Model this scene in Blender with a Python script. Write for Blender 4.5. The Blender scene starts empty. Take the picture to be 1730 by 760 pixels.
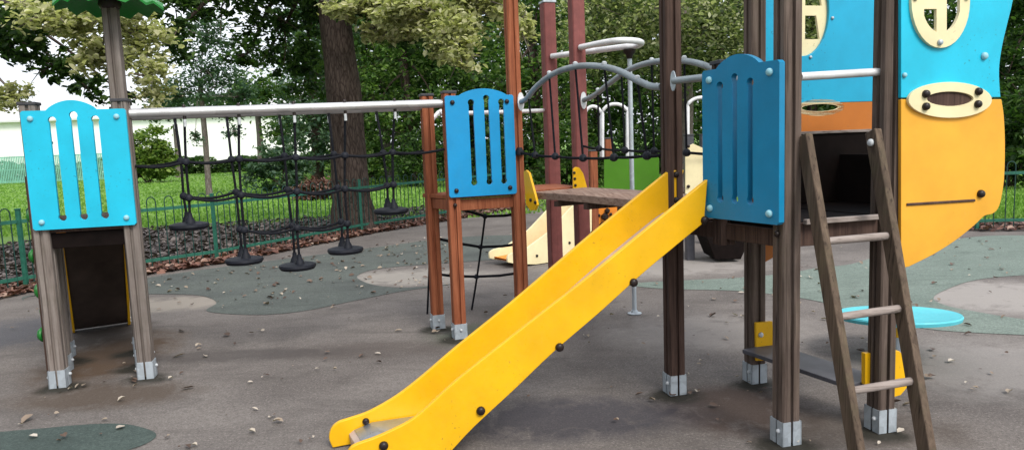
import bpy, bmesh, math, random
import numpy as np
from mathutils import Vector as V, Matrix
from mathutils.geometry import tessellate_polygon

random.seed(7)
rng = np.random.default_rng(11)
scene = bpy.context.scene
COL = scene.collection
R = math.radians
W, H = 1730, 760
FOC, PITCH, ROLL, EYE = 1220.0, 6.5, 2.2, 1.5

# ------------------------------------------------------------------ camera model
_p, _r = R(PITCH), R(ROLL)
FWD = V((0, math.cos(_p), -math.sin(_p)))
_up = V((0, math.sin(_p), math.cos(_p)))
_rt = V((1, 0, 0))
RIGHT = _rt * math.cos(_r) - _up * math.sin(_r)
UP = _up * math.cos(_r) + _rt * math.sin(_r)
CAM = V((0, 0, EYE))

def ray(x, y):
    return FWD + RIGHT * ((x - W / 2) / FOC) - UP * ((y - H / 2) / FOC)
def gz(x, y, z=0.0):
    d = ray(x, y); return CAM + d * ((z - EYE) / d.z)
def at(x, y, Y):
    d = ray(x, y); return CAM + d * (Y / d.y)
def pv(x, y, P0, dr):
    """point of a vertical plane (through P0 along dr) that is seen at the pixel"""
    n = V((dr.y, -dr.x, 0)); d = ray(x, y)
    t = (P0 - CAM).dot(n) / d.dot(n)
    return CAM + d * t
def dirv(deg):
    return V((math.cos(R(deg)), math.sin(R(deg)), 0))
Z = V((0, 0, 1))

# ------------------------------------------------------------------ materials
MATS = {}
class NT:
    def __init__(s, name):
        s.m = bpy.data.materials.new(name); s.m.use_nodes = True
        s.t = s.m.node_tree; s.n = s.t.nodes; s.l = s.t.links
        s.b = s.n['Principled BSDF']; s.out = s.n['Material Output']
        s.tc = s.n.new('ShaderNodeTexCoord')
    def map(s, scale, src='Object'):
        q = s.n.new('ShaderNodeMapping'); q.inputs['Scale'].default_value = scale
        s.l.new(s.tc.outputs[src], q.inputs['Vector']); return q.outputs['Vector']
    def noise(s, vec, scale=5, detail=4, rough=.55, dist=0):
        q = s.n.new('ShaderNodeTexNoise'); q.inputs['Scale'].default_value = scale
        q.inputs['Detail'].default_value = detail; q.inputs['Roughness'].default_value = rough
        q.inputs['Distortion'].default_value = dist
        if vec is not None: s.l.new(vec, q.inputs['Vector'])
        return q.outputs['Fac']
    def ramp(s, fac, stops):
        q = s.n.new('ShaderNodeValToRGB'); e = q.color_ramp.elements
        while len(e) < len(stops): e.new(.5)
        for k, (p, c) in enumerate(stops):
            e[k].position = p
            e[k].color = (c[0], c[1], c[2], 1) if not isinstance(c, (int, float)) else (c, c, c, 1)
        s.l.new(fac, q.inputs['Fac']); return q.outputs['Color']
    def mix(s, fac, a, b, mode='MIX'):
        q = s.n.new('ShaderNodeMix'); q.data_type = 'RGBA'; q.blend_type = mode
        for i, v in ((0, fac), (6, a), (7, b)):
            if isinstance(v, bpy.types.NodeSocket): s.l.new(v, q.inputs[i])
            elif isinstance(v, (int, float)): q.inputs[i].default_value = v if i == 0 else (v, v, v, 1)
            else: q.inputs[i].default_value = (*v, 1)
        return q.outputs[2]
    def bump(s, h, strength=.3, dist=.01):
        q = s.n.new('ShaderNodeBump'); q.inputs['Strength'].default_value = strength
        q.inputs['Distance'].default_value = dist
        s.l.new(h, q.inputs['Height']); s.l.new(q.outputs['Normal'], s.b.inputs['Normal'])
    def set(s, k, v):
        if isinstance(v, bpy.types.NodeSocket): s.l.new(v, s.b.inputs[k])
        elif isinstance(v, tuple): s.b.inputs[k].default_value = (*v, 1)
        else: s.b.inputs[k].default_value = v

def m_plastic(name, c, rough=.38, dirt=.25, dcol=(.12, .11, .08)):
    t = NT(name); v = t.map((1, 1, 1))
    n = t.noise(v, 3.5, 5, .6); n2 = t.noise(v, 45, 3, .6)
    c2 = tuple(k * .82 for k in c)
    col = t.mix(t.ramp(n, [(.35, 0), (.7, 1)]), c, c2)
    d = t.ramp(t.noise(v, 9, 6, .7, .6), [(.56, 0), (.78, dirt)])
    col = t.mix(d, col, dcol)
    sc_ = t.noise(t.map((9, 9, 90)), 3, 3, .6, 1.2); sc2 = t.noise(t.map((110, 110, 7)), 2, 2, .6, .8)
    col = t.mix(t.ramp(sc_, [(.66, 0), (.72, .22)]), col, tuple(min(1, k * .6 + .12) for k in c))
    col = t.mix(t.ramp(sc2, [(.70, 0), (.75, .18)]), col, tuple(min(1, k * .7 + .16) for k in c))
    spk = t.noise(v, 70, 2, .5); pt = t.noise(v, 2.3, 3, .6)
    col = t.mix(t.mix(1.0, t.ramp(spk, [(.66, 0), (.72, .7)]), t.ramp(pt, [(.45, 0), (.62, 1)]), 'MULTIPLY'), col, dcol)
    t.set('Base Color', col)
    t.set('Roughness', t.ramp(n2, [(.3, rough - .07), (.7, rough + .15)]))
    t.b.inputs['Specular IOR Level'].default_value = .4
    t.bump(t.noise(v, 160, 2, .5), .10, .002)
    MATS[name] = t.m; return t.m

def m_wood(name, a, b, dark, axis='z', rough=.8, green=0.0):
    t = NT(name)
    sc = {'z': (26, 26, 1.3), 'x': (1.3, 26, 26), 'y': (26, 1.3, 26)}[axis]
    v = t.map(sc); v1 = t.map((1, 1, 1))
    g = t.noise(v, 1.6, 8, .68, .5)
    col = t.ramp(g, [(.25, dark), (.45, b), (.72, a)])
    big = t.noise(v1, 4, 4, .6)
    col = t.mix(t.ramp(big, [(.35, 0), (.75, .55)]), col, tuple(k * .62 for k in b))
    if green:
        sep = t.n.new('ShaderNodeSeparateXYZ'); t.l.new(t.tc.outputs['Object'], sep.inputs[0])
        col = t.mix(t.ramp(t.noise(v1, 7, 4, .7), [(.5, 0), (.75, green)]), col, (.075, .08, .035))
    sc2 = {'z': (75, 75, .9), 'x': (.9, 75, 75), 'y': (75, .9, 75)}[axis]
    ck = t.noise(t.map(sc2), 1.0, 3, .6, .3)
    col = t.mix(t.ramp(ck, [(.60, 0), (.66, .75)]), col, dark)
    oi = t.n.new('ShaderNodeObjectInfo')
    col = t.mix(1.0, col, t.ramp(oi.outputs['Random'], [(0, .78), (1, 1.0)]), 'MULTIPLY')
    t.set('Base Color', col); t.set('Roughness', rough)
    t.b.inputs['Specular IOR Level'].default_value = .25
    t.bump(t.mix(.4, g, ck), .6, .006)
    MATS[name] = t.m; return t.m

def m_metal(name, c, rough=.42, met=.75, sc=18):
    t = NT(name); v = t.map((1, 1, 1))
    q = t.n.new('ShaderNodeTexVoronoi'); q.inputs['Scale'].default_value = sc; t.l.new(v, q.inputs['Vector'])
    f = t.ramp(q.outputs['Color'], [(.2, 0), (.8, 1)])
    n = t.noise(v, 8, 5, .65)
    col = t.mix(f, tuple(k * .82 for k in c), c)
    col = t.mix(t.ramp(n, [(.5, 0), (.8, .45)]), col, (.16, .15, .14))
    t.set('Base Color', col); t.set('Metallic', met)
    t.set('Roughness', t.ramp(n, [(.3, rough - .08), (.7, rough + .18)]))
    MATS[name] = t.m; return t.m

def m_simple(name, c, rough=.6, var=.35, sc=12, bump=.2, spec=.3):
    t = NT(name); t.b.inputs['Specular IOR Level'].default_value = spec; v = t.map((1, 1, 1)); n = t.noise(v, sc, 5, .6)
    t.set('Base Color', t.mix(t.ramp(n, [(.3, 0), (.7, 1)]), tuple(k * (1 - var) for k in c), tuple(min(1, k * (1 + var * .5)) for k in c)))
    t.set('Roughness', rough)
    if bump: t.bump(t.noise(v, sc * 4, 4, .6), bump, .004)
    MATS[name] = t.m; return t.m

def m_leaf(name, stops, trans=.45, rough=.55):
    t = NT(name)
    gi = t.n.new('ShaderNodeNewGeometry')
    col = t.ramp(gi.outputs['Random Per Island'], stops)
    t.set('Base Color', col); t.set('Roughness', rough)
    t.b.inputs['Specular IOR Level'].default_value = .3
    tr = t.n.new('ShaderNodeBsdfTranslucent'); t.l.new(t.mix(1.0, col, (1.0, 1.15, .55), 'MULTIPLY'), tr.inputs['Color'])
    mx = t.n.new('ShaderNodeMixShader'); mx.inputs[0].default_value = trans
    t.l.new(t.b.outputs[0], mx.inputs[1]); t.l.new(tr.outputs[0], mx.inputs[2])
    t.l.new(mx.outputs[0], t.out.inputs['Surface'])
    MATS[name] = t.m; return t.m

def m_ground(name, a, b, speck=.5, stains_and_shading=()):
    t = NT(name); P = t.tc.outputs['Object']
    fine = t.noise(P, 190, 3, .7); med = t.noise(P, 22, 5, .7); big = t.noise(P, .9, 6, .62, .4)
    col = t.mix(t.ramp(big, [(.34, 0), (.68, 1)]), a, b)
    col = t.mix(t.ramp(med, [(.38, .32), (.62, 0)]), col, tuple(k * .55 for k in a))
    col = t.mix(t.ramp(fine, [(.36, speck), (.5, 0)]), col, tuple(k * .45 for k in a))
    col = t.mix(t.ramp(fine, [(.58, 0), (.7, speck * .8)]), col, tuple(min(1, k * 1.7) for k in b))
    gr_ = t.noise(P, 75, 2, .6)
    col = t.mix(t.ramp(gr_, [(.30, .5), (.46, 0)]), col, tuple(k * .42 for k in a))
    col = t.mix(t.ramp(gr_, [(.56, 0), (.72, .5)]), col, tuple(min(1, k * 1.5) for k in b))
    # long soft scuffs and blotches
    v = t.map((.7, 1.9, 1)); bl = t.noise(v, 1.7, 7, .72, .8)
    col = t.mix(t.ramp(bl, [(.5, 0), (.72, .55)]), col, tuple(k * .5 for k in a))
    for (cx, cy, rx, ry, c, s) in stains_and_shading:            # dirt, moss and pale spots
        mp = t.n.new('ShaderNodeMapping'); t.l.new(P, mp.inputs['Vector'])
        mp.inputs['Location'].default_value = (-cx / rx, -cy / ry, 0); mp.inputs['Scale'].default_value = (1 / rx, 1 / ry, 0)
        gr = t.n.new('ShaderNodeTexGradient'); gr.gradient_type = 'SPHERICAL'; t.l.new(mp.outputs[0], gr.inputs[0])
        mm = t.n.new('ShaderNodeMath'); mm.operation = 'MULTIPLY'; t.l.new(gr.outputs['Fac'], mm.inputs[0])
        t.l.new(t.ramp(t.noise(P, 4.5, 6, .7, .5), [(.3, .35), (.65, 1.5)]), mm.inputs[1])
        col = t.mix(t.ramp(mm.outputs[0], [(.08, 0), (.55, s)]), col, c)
    t.set('Base Color', col)
    t.set('Roughness', t.ramp(big, [(.3, .72), (.7, .95)]))
    t.b.inputs['Specular IOR Level'].default_value = .25
    hh = t.mix(.35, fine, med)
    t.bump(hh, .5, .006)
    MATS[name] = t.m; return t.m

CYAN = m_plastic('cyan_plastic', (.010, .50, .72), .40, .10, (.02, .16, .22))
BLUE = m_plastic('scuffed_blue_plastic', (.004, .28, .60), .45, .25, (.03, .30, .50))
DBLUE = m_plastic('blue_plastic', (.004, .215, .42), .40, .10, (.02, .12, .2))
FARB = m_plastic('sky_blue_plastic', (.008, .37, .60), .40, .10, (.02, .12, .2))
YELL = m_plastic('yellow_plastic', (.84, .46, .006), .34, .12, (.30, .19, .03))
ORAN = m_plastic('amber_plastic', (.82, .40, .035), .40, .08, (.4, .22, .03))
CREAM = m_plastic('cream_plastic', (.82, .72, .44), .42, .12, (.4, .33, .2))
GREENP = m_plastic('green_plastic', (.06, .20, .004), .42, .12)
ROOFG = m_plastic('leaf_green_plastic', (.008, .19, .022), .42, .1)
PALEG = m_plastic('pale_green_plastic', (.22, .42, .13), .42, .1)
AMB_SHADE = m_plastic('shaded_orange_plastic', (.50, .15, .016), .45, .15)  # orange darkened to stand for shade on the far hull
ORANGE = m_plastic('orange_plastic', (.75, .24, .02), .42, .15)
WOOD = m_wood('weathered_grey_timber', (.34, .30, .275), (.21, .175, .155), (.06, .047, .04), green=.22)
WOODB = m_wood('brown_grey_timber', (.225, .172, .145), (.12, .086, .07), (.022, .014, .011), green=.25)
WOODD = m_wood('dark_brown_timber', (.13, .08, .062), (.07, .041, .032), (.016, .009, .008))
WOODR = m_wood('red_brown_timber', (.42, .155, .075), (.28, .085, .038), (.09, .025, .012))
WOODM = m_simple('mauve_brown_paint', (.215, .068, .062), .65, .22, 14, .12)
WOODP = m_wood('pale_grey_timber', (.46, .40, .37), (.31, .26, .235), (.12, .095, .08), axis='x')
DECK = m_wood('deck_board', (.52, .38, .30), (.34, .22, .165), (.12, .06, .04), axis='y')
SIDE = m_wood('ladder_timber', (.18, .13, .092), (.10, .07, .05), (.026, .018, .013), green=.35)
BLACKB = m_simple('dark_shaded_board', (.008, .005, .0045), .7, .4, 9, .1, .08)  # near-black of the ship boards paints in the interior's shade
SPIN = m_plastic('worn_pale_cyan_plastic', (.10, .55, .64), .5, .1, (.1, .3, .35))
BENCH = m_simple('dark_slate_board', (.085, .085, .10), .42, .35, 7, .1)
GALV = m_metal('galvanised_steel', (.50, .56, .61), .5, .45, 26)
PIPE = m_metal('steel_pipe', (.66, .65, .66), .36, .7, 6)
ARCHP = m_metal('blue_grey_pipe', (.30, .345, .37), .5, .3, 6)
WHITEP = m_metal('pale_pipe', (.78, .78, .80), .4, .2, 6)
STEEL = m_metal('brushed_steel', (.40, .46, .54), .30, .85, 9)
BED = m_simple('worn_pink_slide_bed', (.46, .37, .33), .45, .2, 8, .05)
UNDER = m_simple('dark_slide_underside', (.06, .044, .037), .4, .5, 4, .15)
ROPE = m_simple('black_rope', (.012, .013, .017), .85, .4, 60, .5, .12)
RUBBER = m_simple('black_rubber', (.013, .015, .022), .6, .4, 20, .2, .2)
BOLTD = m_simple('dark_bolt_cap', (.02, .013, .012), .35, .3, 30, 0)
BOLTL = m_simple('pale_bolt_cap', (.55, .58, .60), .4, .25, 30, 0)
BOLTC = m_simple('cyan_bolt_cap', (.28, .55, .64), .4, .2, 30, 0)
CAPM = m_simple('dark_post_cap', (.055, .055, .062), .6, .3, 20, .2)
FENCEG = m_simple('green_fence_paint', (.022, .12, .082), .5, .3, 20, .15)
FENCED = m_simple('dark_green_fence_paint', (.012, .045, .038), .5, .3, 20, .15)
MESHG = m_simple('teal_fence_paint', (.20, .46, .36), .6, .3, 3, .1)
RED = m_simple('red_rope', (.45, .05, .03), .7, .2, 40, .2)
WALLW = m_simple('white_render', (.88, .88, .88), .85, .04, 2, .1)
ROOFM = m_simple('grey_roof_sheet', (.62, .62, .63), .7, .1, 2, .1)
def m_bark(name, a, d):
    t = NT(name); v = t.map((5, 5, 1.1)); v1 = t.map((1, 1, 1))
    q = t.n.new('ShaderNodeTexVoronoi'); q.feature = 'DISTANCE_TO_EDGE'; q.inputs['Scale'].default_value = 4
    nz = t.noise(v, 3, 8, .7, 1.0)
    t.l.new(v, q.inputs['Vector'])
    col = t.ramp(nz, [(.28, d), (.5, tuple((x + y) / 2 for x, y in zip(a, d))), (.75, a)])
    col = t.mix(t.ramp(q.outputs['Distance'], [(0, .75), (.16, 0)]), col, d)
    t.set('Base Color', col); t.set('Roughness', .92); t.b.inputs['Specular IOR Level'].default_value = .1
    t.bump(t.mix(.5, nz, q.outputs['Distance']), .9, .04)
    MATS[name] = t.m; return t.m
BARK = m_bark('oak_bark', (.145, .11, .092), (.026, .018, .015))
BARKG = m_bark('grey_bark', (.26, .23, .21), (.09, .07, .065))
LDARK = m_leaf('dark_leaves', [(0, (.012, .032, .010)), (.5, (.032, .075, .018)), (1, (.11, .19, .048))])
LMID = m_leaf('mid_green_leaves', [(0, (.025, .06, .016)), (.55, (.07, .145, .032)), (1, (.21, .31, .085))])
LPALE = m_leaf('pale_leaves', [(0, (.16, .18, .075)), (.4, (.44, .43, .24)), (1, (.76, .72, .50))], .5)
LGREY = m_leaf('grey_green_leaves', [(0, (.04, .065, .03)), (.5, (.19, .23, .10)), (1, (.56, .56, .36))], .5)
LBLUE = m_leaf('blue_green_leaves', [(0, (.03, .07, .045)), (.5, (.07, .13, .08)), (1, (.13, .20, .12))])
LYEL = m_leaf('yellow_green_leaves', [(0, (.06, .12, .025)), (.5, (.14, .23, .04)), (1, (.27, .36, .075))])
LRED = m_leaf('dry_red_brown_leaves', [(0, (.05, .02, .015)), (.5, (.13, .06, .045)), (1, (.24, .14, .11))], .2)
LITTER = m_leaf('fallen_brown_leaves', [(0, (.045, .026, .022)), (.5, (.14, .065, .05)), (.85, (.22, .11, .08)), (1, (.42, .30, .24))], .1)
LITTERD = m_leaf('old_dark_leaves', [(0, (.035, .03, .03)), (.6, (.085, .07, .068)), (1, (.2, .17, .16))], .1)
LITTERP = m_leaf('pale_dry_leaves', [(0, (.06, .035, .028)), (.4, (.15, .10, .075)), (.75, (.32, .26, .20)), (1, (.55, .49, .42))], .1)
GRASS = m_leaf('grass_blades', [(0, (.095, .21, .03)), (.5, (.16, .31, .05)), (1, (.28, .45, .10))], .35)

# ------------------------------------------------------------------ mesh builder
class MB:
    def __init__(s): s.v = []; s.f = []
    def add(s, vs, fs):
        o = len(s.v); s.v += [V(p) for p in vs]; s.f += [tuple(i + o for i in f) for f in fs]; return s
    def box(s, c, ax, ay, az):                     # half-axes
        c, ax, ay, az = V(c), V(ax), V(ay), V(az)
        vs = [c + ax * i + ay * j + az * k for k in (-1, 1) for j in (-1, 1) for i in (-1, 1)]
        return s.add(vs, [(0, 2, 3, 1), (4, 5, 7, 6), (0, 1, 5, 4), (2, 6, 7, 3), (0, 4, 6, 2), (1, 3, 7, 5)])
    def prism(s, loops, n, th):
        """loops: outline then holes, 3-D points in one plane; extruded by n*th"""
        loops = [[V(p) for p in l] for l in loops]
        flat = [p for l in loops for p in l]; N = len(flat)
        tris = tessellate_polygon(loops) if len(loops) > 1 else [tuple(range(N))]
        d = V(n).normalized() * th
        fs = [tuple(t) for t in tris] + [tuple(i + N for i in reversed(t)) for t in tris]
        o = 0
        for l in loops:
            k = len(l)
            for i in range(k):
                a, b = o + i, o + (i + 1) % k
                fs.append((a, b, b + N, a + N))
            o += k
        return s.add(flat + [p + d for p in flat], fs)
    def tube(s, pts, r, seg=10, cap=True):
        pts = [V(p) for p in pts]; n = len(pts)
        rs = r if isinstance(r, (list, tuple)) else [r] * n
        t0 = (pts[1] - pts[0]).normalized()
        u = t0.orthogonal().normalized(); vs = []; fs = []
        for i, p in enumerate(pts):
            t = ((pts[min(i + 1, n - 1)] - p).normalized() + (p - pts[max(i - 1, 0)]).normalized())
            t = t.normalized() if t.length > 1e-6 else t0
            u = (u - t * u.dot(t)).normalized(); w = t.cross(u)
            for k in range(seg):
                a = 2 * math.pi * k / seg
                vs.append(p + (u * math.cos(a) + w * math.sin(a)) * rs[i])
        for i in range(n - 1):
            for k in range(seg):
                a = i * seg + k; b = i * seg + (k + 1) % seg
                fs.append((a, b, b + seg, a + seg))
        if cap:
            fs.append(tuple(reversed(range(seg)))); fs.append(tuple((n - 1) * seg + k for k in range(seg)))
        return s.add(vs, fs)
    def lathe(s, c, prof, axis=Z, seg=20):
        c = V(c); axis = V(axis).normalized(); u = axis.orthogonal().normalized(); w = axis.cross(u)
        vs = []; fs = []; n = len(prof)
        for (r, h) in prof:
            for k in range(seg):
                a = 2 * math.pi * k / seg
                vs.append(c + axis * h + (u * math.cos(a) + w * math.sin(a)) * max(r, 1e-4))
        for i in range(n - 1):
            for k in range(seg):
                a = i * seg + k; b = i * seg + (k + 1) % seg
                fs.append((a, b, b + seg, a + seg))
        fs.append(tuple(reversed(range(seg)))); fs.append(tuple((n - 1) * seg + k for k in range(seg)))
        return s.add(vs, fs)
    def build(s, name, mat, parent=None, bevel=0, smooth=True, org=None):
        o0 = org if org is not None else origin(parent)
        me = bpy.data.meshes.new(name)
        me.from_pydata([tuple(p - o0) for p in s.v], [], s.f)
        bm = bmesh.new(); bm.from_mesh(me)
        bmesh.ops.recalc_face_normals(bm, faces=bm.faces[:]); bm.to_mesh(me); bm.free()
        me.materials.append(mat)
        if smooth:
            me.shade_smooth(); me.set_sharp_from_angle(angle=R(38))
        o = bpy.data.objects.new(name, me); COL.objects.link(o)
        if parent is not None: o.parent = parent
        elif org is not None: o.location = org
        if bevel:
            b = o.modifiers.new('bevel', 'BEVEL'); b.width = bevel; b.segments = 2; b.limit_method = 'ANGLE'; b.angle_limit = R(40)
            b.harden_normals = True
        return o

def origin(o):
    p = V((0, 0, 0))
    while o is not None: p = p + V(o.location); o = o.parent
    return p
def tag(o, label=None, cat=None, group=None, kind=None):
    if label: o['label'] = label
    if cat: o['category'] = cat
    if group: o['group'] = group
    if kind: o['kind'] = kind
    return o
def thing(name, loc, label, cat, group=None):
    o = bpy.data.objects.new(name, None); COL.objects.link(o); o.location = loc
    o.empty_display_size = .2
    return tag(o, label, cat, group)

_bolt = {}
def bolt(parent, p, axis, mat, r=.016, h=.014, name='bolt'):
    key = (mat.name, r, h)
    if key not in _bolt:
        b = MB().lathe((0, 0, 0), [(r, 0), (r, h * .35), (r * .86, h * .75), (r * .5, h), (.0005, h * 1.02)], Z, 12)
        me = bpy.data.meshes.new(name); me.from_pydata([tuple(q) for q in b.v], [], b.f); me.materials.append(mat); me.shade_smooth()
        _bolt[key] = me
    o = bpy.data.objects.new(name, _bolt[key]); COL.objects.link(o)
    o.parent = parent; o.location = V(p) - origin(parent)
    o.rotation_euler = V(axis).to_track_quat('Z', 'Y').to_euler()
    return o

# grooved square section of the timber posts
def section(c, ang, half, gw, gd, ch=.008):
    u, w = dirv(ang), dirv(ang + 90)
    side = [(-half + ch, -half), (-gw, -half), (-gw * .7, -half + gd), (gw * .7, -half + gd), (gw, -half), (half - ch, -half)]
    out = []
    for k in range(4):
        a = k * math.pi / 2
        for (x, y) in side:
            out.append((x * math.cos(a) - y * math.sin(a), x * math.sin(a) + y * math.cos(a)))
    return [V(c) + u * x + w * y for (x, y) in out]
def post(parent, c, ang, z0, z1, mat, half=.0475, shoe=.118, cap=False, plain=False, capm=None, gap=.006, front=False):
    c = V((c.x, c.y, 0))
    m = MB().prism([[p + Z * z0 for p in section(c, ang, half, .010 if not plain else .002, .016 if not plain else .001)]], Z, z1 - z0)
    o = m.build('post', mat, parent, .002)
    if shoe:
        m = MB()
        u, w = dirv(ang), dirv(ang + 90); h2 = half + .0015
        for k in range(4):                         # four folded corner plates, a slot between them
            a, b = (u, w) if k % 2 == 0 else (w, u)
            sx = 1 if k in (0, 1) else -1; sy = 1 if k in (0, 3) else -1
            for (d, e, sd, se) in ((u, w, sx, sy), (w, u, sy, sx)):
                m.box(c + d * (sd * h2) + e * (se * (h2 + .003 + gap) / 2) + Z * (shoe / 2 + .002), d * .003, e * (h2 + .003 - gap) / 2, Z * shoe / 2)
        sh = m.build('metal_shoe', GALV, o)
        for k in ((1, 2, 3) if front else (0, 1, 2)):
            d = dirv(ang + 90 * k); e = dirv(ang + 90 * k + 90)
            bolt(sh, c + d * (h2 + .003) + e * (.0 if front else .024) + Z * (shoe * .62), d, BOLTL, .011, .014)
    if cap:
        MB().box(c + Z * (z1 + .008), dirv(ang) * (half + .006), dirv(ang + 90) * (half + .006), Z * .01).build('post_cap', capm or CAPM, o, .004)
    return o

def arc_panel(parent, P0, dr, s0, s1, z0, z1, n, th, mat, boltm, slots, arch=(.24, .72, .062), slot_w=.038, ball=.025, zs=(.09, .90), bev=.0035, name='slotted_panel'):
    """guard panel with arched top and three long slots with round ends"""
    w = s1 - s0; hgt = z1 - z0
    Pt = lambda s, z: V((P0.x + dr.x * s, P0.y + dr.y * s, z))
    out = [(s0 + .012, z0), (s1 - .012, z0), (s1, z0 + .012), (s1, z1 - .012), (s1 - .012, z1)]
    a0, a1, ah = s0 + arch[0] * w, s0 + arch[1] * w, arch[2]
    for k in range(15):
        q = k / 14; x = a1 + (a0 - a1) * q
        out.append((x, z1 + ah * (math.sin(math.pi * q) ** .75)))
    out += [(s0 + .012, z1), (s0, z1 - .012), (s0, z0 + .012)]
    loops = [[Pt(*p) for p in out]]
    for k, fr in enumerate(slots):
        cx = s0 + fr * w; zt = z1 - zs[0] * hgt + (.03 if k == 1 else 0); zb = z1 - zs[1] * hgt
        hw = slot_w / 2; b = ball
        pts = []
        al = math.asin(min(.99, hw / b))
        for i in range(9):
            a = -math.pi / 2 + al + (2 * math.pi - 2 * al) * i / 8
            pts.append((cx + b * math.cos(a), zt + b * math.sin(a)))
        for i in range(9):
            a = math.pi / 2 + al + (2 * math.pi - 2 * al) * i / 8
            pts.append((cx + b * math.cos(a), zb + b * math.sin(a)))
        loops.append([Pt(*p) for p in pts])
    o = MB().prism(loops, n, th).build(name, mat, parent, bev)
    for (s, z) in ((s0 + .055, z0 + .05), (s1 - .055, z0 + .05), (s0 + .055, z1 - .05), (s1 - .055, z1 - .05)):
        bolt(o, Pt(s, z) + V(n) * th, n, boltm, .018, .016)
    return o

def smooth_closed(pts, k=6):
    out = []; n = len(pts)
    for i in range(n):
        p0, p1, p2, p3 = (V(pts[(i + j - 1) % n]) for j in range(4))
        for q in range(k):
            t = q / k
            out.append(.5 * ((2 * p1) + (p2 - p0) * t + (2 * p0 - 5 * p1 + 4 * p2 - p3) * t * t + (3 * p1 - p0 - 3 * p2 + p3) * t ** 3))
    return out
def smooth_open(pts, k=6):
    P = [V(pts[0])] + [V(p) for p in pts] + [V(pts[-1])]; out = []
    for i in range(1, len(P) - 2):
        p0, p1, p2, p3 = P[i - 1:i + 3]
        for q in range(k):
            t = q / k
            out.append(.5 * ((2 * p1) + (p2 - p0) * t + (2 * p0 - 5 * p1 + 4 * p2 - p3) * t * t + (3 * p1 - p0 - 3 * p2 + p3) * t ** 3))
    out.append(P[-1]); return out

# ================================================================== SETTING
def sheet(name, pts, z, mat, kind='structure'):
    m = MB(); flat = [V((p.x, p.y, z)) for p in pts]
    m.add(flat, [tuple(t) for t in tessellate_polygon([flat])])
    o = m.build(name, mat, smooth=False)
    for p in o.data.polygons:
        pass
    bm = bmesh.new(); bm.from_mesh(o.data)
    for f in bm.faces:
        if f.normal.z < 0: f.normal_flip()
    bm.to_mesh(o.data); bm.free()
    return tag(o, kind=kind)

LAWN = m_ground('lawn_soil', (.13, .25, .04), (.19, .34, .06), .25)
SOIL = m_ground('leaf_strewn_soil', (.050, .042, .040), (.085, .070, .066), .5)
STAINS_AND_SHADING = []
def stain_or_shading(px, py, rx, ry, c, s):
    g = gz(px, py); STAINS_AND_SHADING.append((g.x, g.y, rx, ry, c, s))
stain_or_shading(190, 600, .55, .95, (.085, .052, .030), .85)
stain_or_shading(170, 668, .8, .35, (.07, .048, .032), .7)
stain_or_shading(1245, 690, .55, .5, (.055, .035, .028), .8)  # dirt and shade round the ship tower feet, both painted in
stain_or_shading(950, 705, 1.0, .42, (.035, .034, .045), .7)  # shadow under the yellow slide, painted into the ground colour
stain_or_shading(1460, 730, .7, .35, (.06, .045, .035), .6)
stain_or_shading(830, 565, .7, .5, (.055, .075, .045), .6)
stain_or_shading(180, 565, .5, .6, (.035, .026, .02), .7)
stain_or_shading(30, 560, .9, .8, (.05, .055, .07), .6)  # left tower's cast shadow, painted into the ground colour
stain_or_shading(620, 590, 1.0, .3, (.07, .055, .048), .5)
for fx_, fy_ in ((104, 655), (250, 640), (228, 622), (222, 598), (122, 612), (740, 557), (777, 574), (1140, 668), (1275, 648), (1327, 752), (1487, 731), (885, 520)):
    stain_or_shading(fx_, fy_, .21, .17, (.024, .022, .016), .95)  # dirt plus painted contact shadow at each post foot
stain_or_shading(285, 513, .85, .5, (.30, .265, .225), .75)
stain_or_shading(700, 468, 1.2, .7, (.31, .285, .255), .8)
stain_or_shading(1110, 450, 1.6, .9, (.33, .305, .285), .7)  # this and the next three paint brighter light onto the right ground
stain_or_shading(1690, 500, 1.5, .9, (.34, .315, .295), .7)
stain_or_shading(1200, 560, 1.1, .7, (.30, .275, .255), .55)
stain_or_shading(1700, 620, 1.2, .8, (.30, .28, .265), .5)
stain_or_shading(400, 600, 1.2, .22, (.06, .052, .05), .6)
RUBB = m_ground('brown_rubber_surface', (.115, .100, .093), (.225, .202, .187), .55, STAINS_AND_SHADING)
RUBG = m_ground('green_rubber_surface', (.082, .091, .086), (.125, .142, .128), .5)
RUBG2 = m_ground('pale_green_rubber_surface', (.145, .185, .16), (.205, .25, .22), .5)
RUBG3 = m_ground('dark_green_rubber_surface', (.052, .072, .066), (.08, .105, .095), .5)

S = 900
sheet('ground', [V((-S, -S, 0)), V((S, -S, 0)), V((S, S, 0)), V((-S, S, 0))], -.012, LAWN)
# fence corners (left run, back corner, right run)
FL = [gz(-260, 545), gz(45, 487), gz(367, 440), gz(612, 392), gz(880, 352)]
FL[4] = V((.3, 17.2, 0))
FR = [V((3.4, 15.2, 0)), gz(1650, 388), gz(1760, 386), V((10.2, 9.5, 0))]
edge = [p + V((.25, -.22, 0)) for p in FL] + [V((1.8, 17.0, 0))] + [p + V((-.1, -.25, 0)) for p in FR] + [V((10.3, -9, 0)), V((-12, -9, 0)), V((-12, 2.4, 0))]
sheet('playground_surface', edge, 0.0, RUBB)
soil = [V((-13, 3, 0))] + [p + V((.6, -.5, 0)) for p in FL] + [V((1.8, 17.4, 0))] + [p + V((0, -.6, 0)) for p in FR] + [V((14, 9.4, 0)), V((14, 11, 0)), V((7.6, 12.0, 0)), V((3, 19, 0)), V((-1.2, 19, 0)), gz(600, 366), gz(470, 372), gz(300, 383), gz(120, 400), gz(-200, 440)]
sheet('leaf_strewn_verge', soil, -.006, SOIL)
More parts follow.
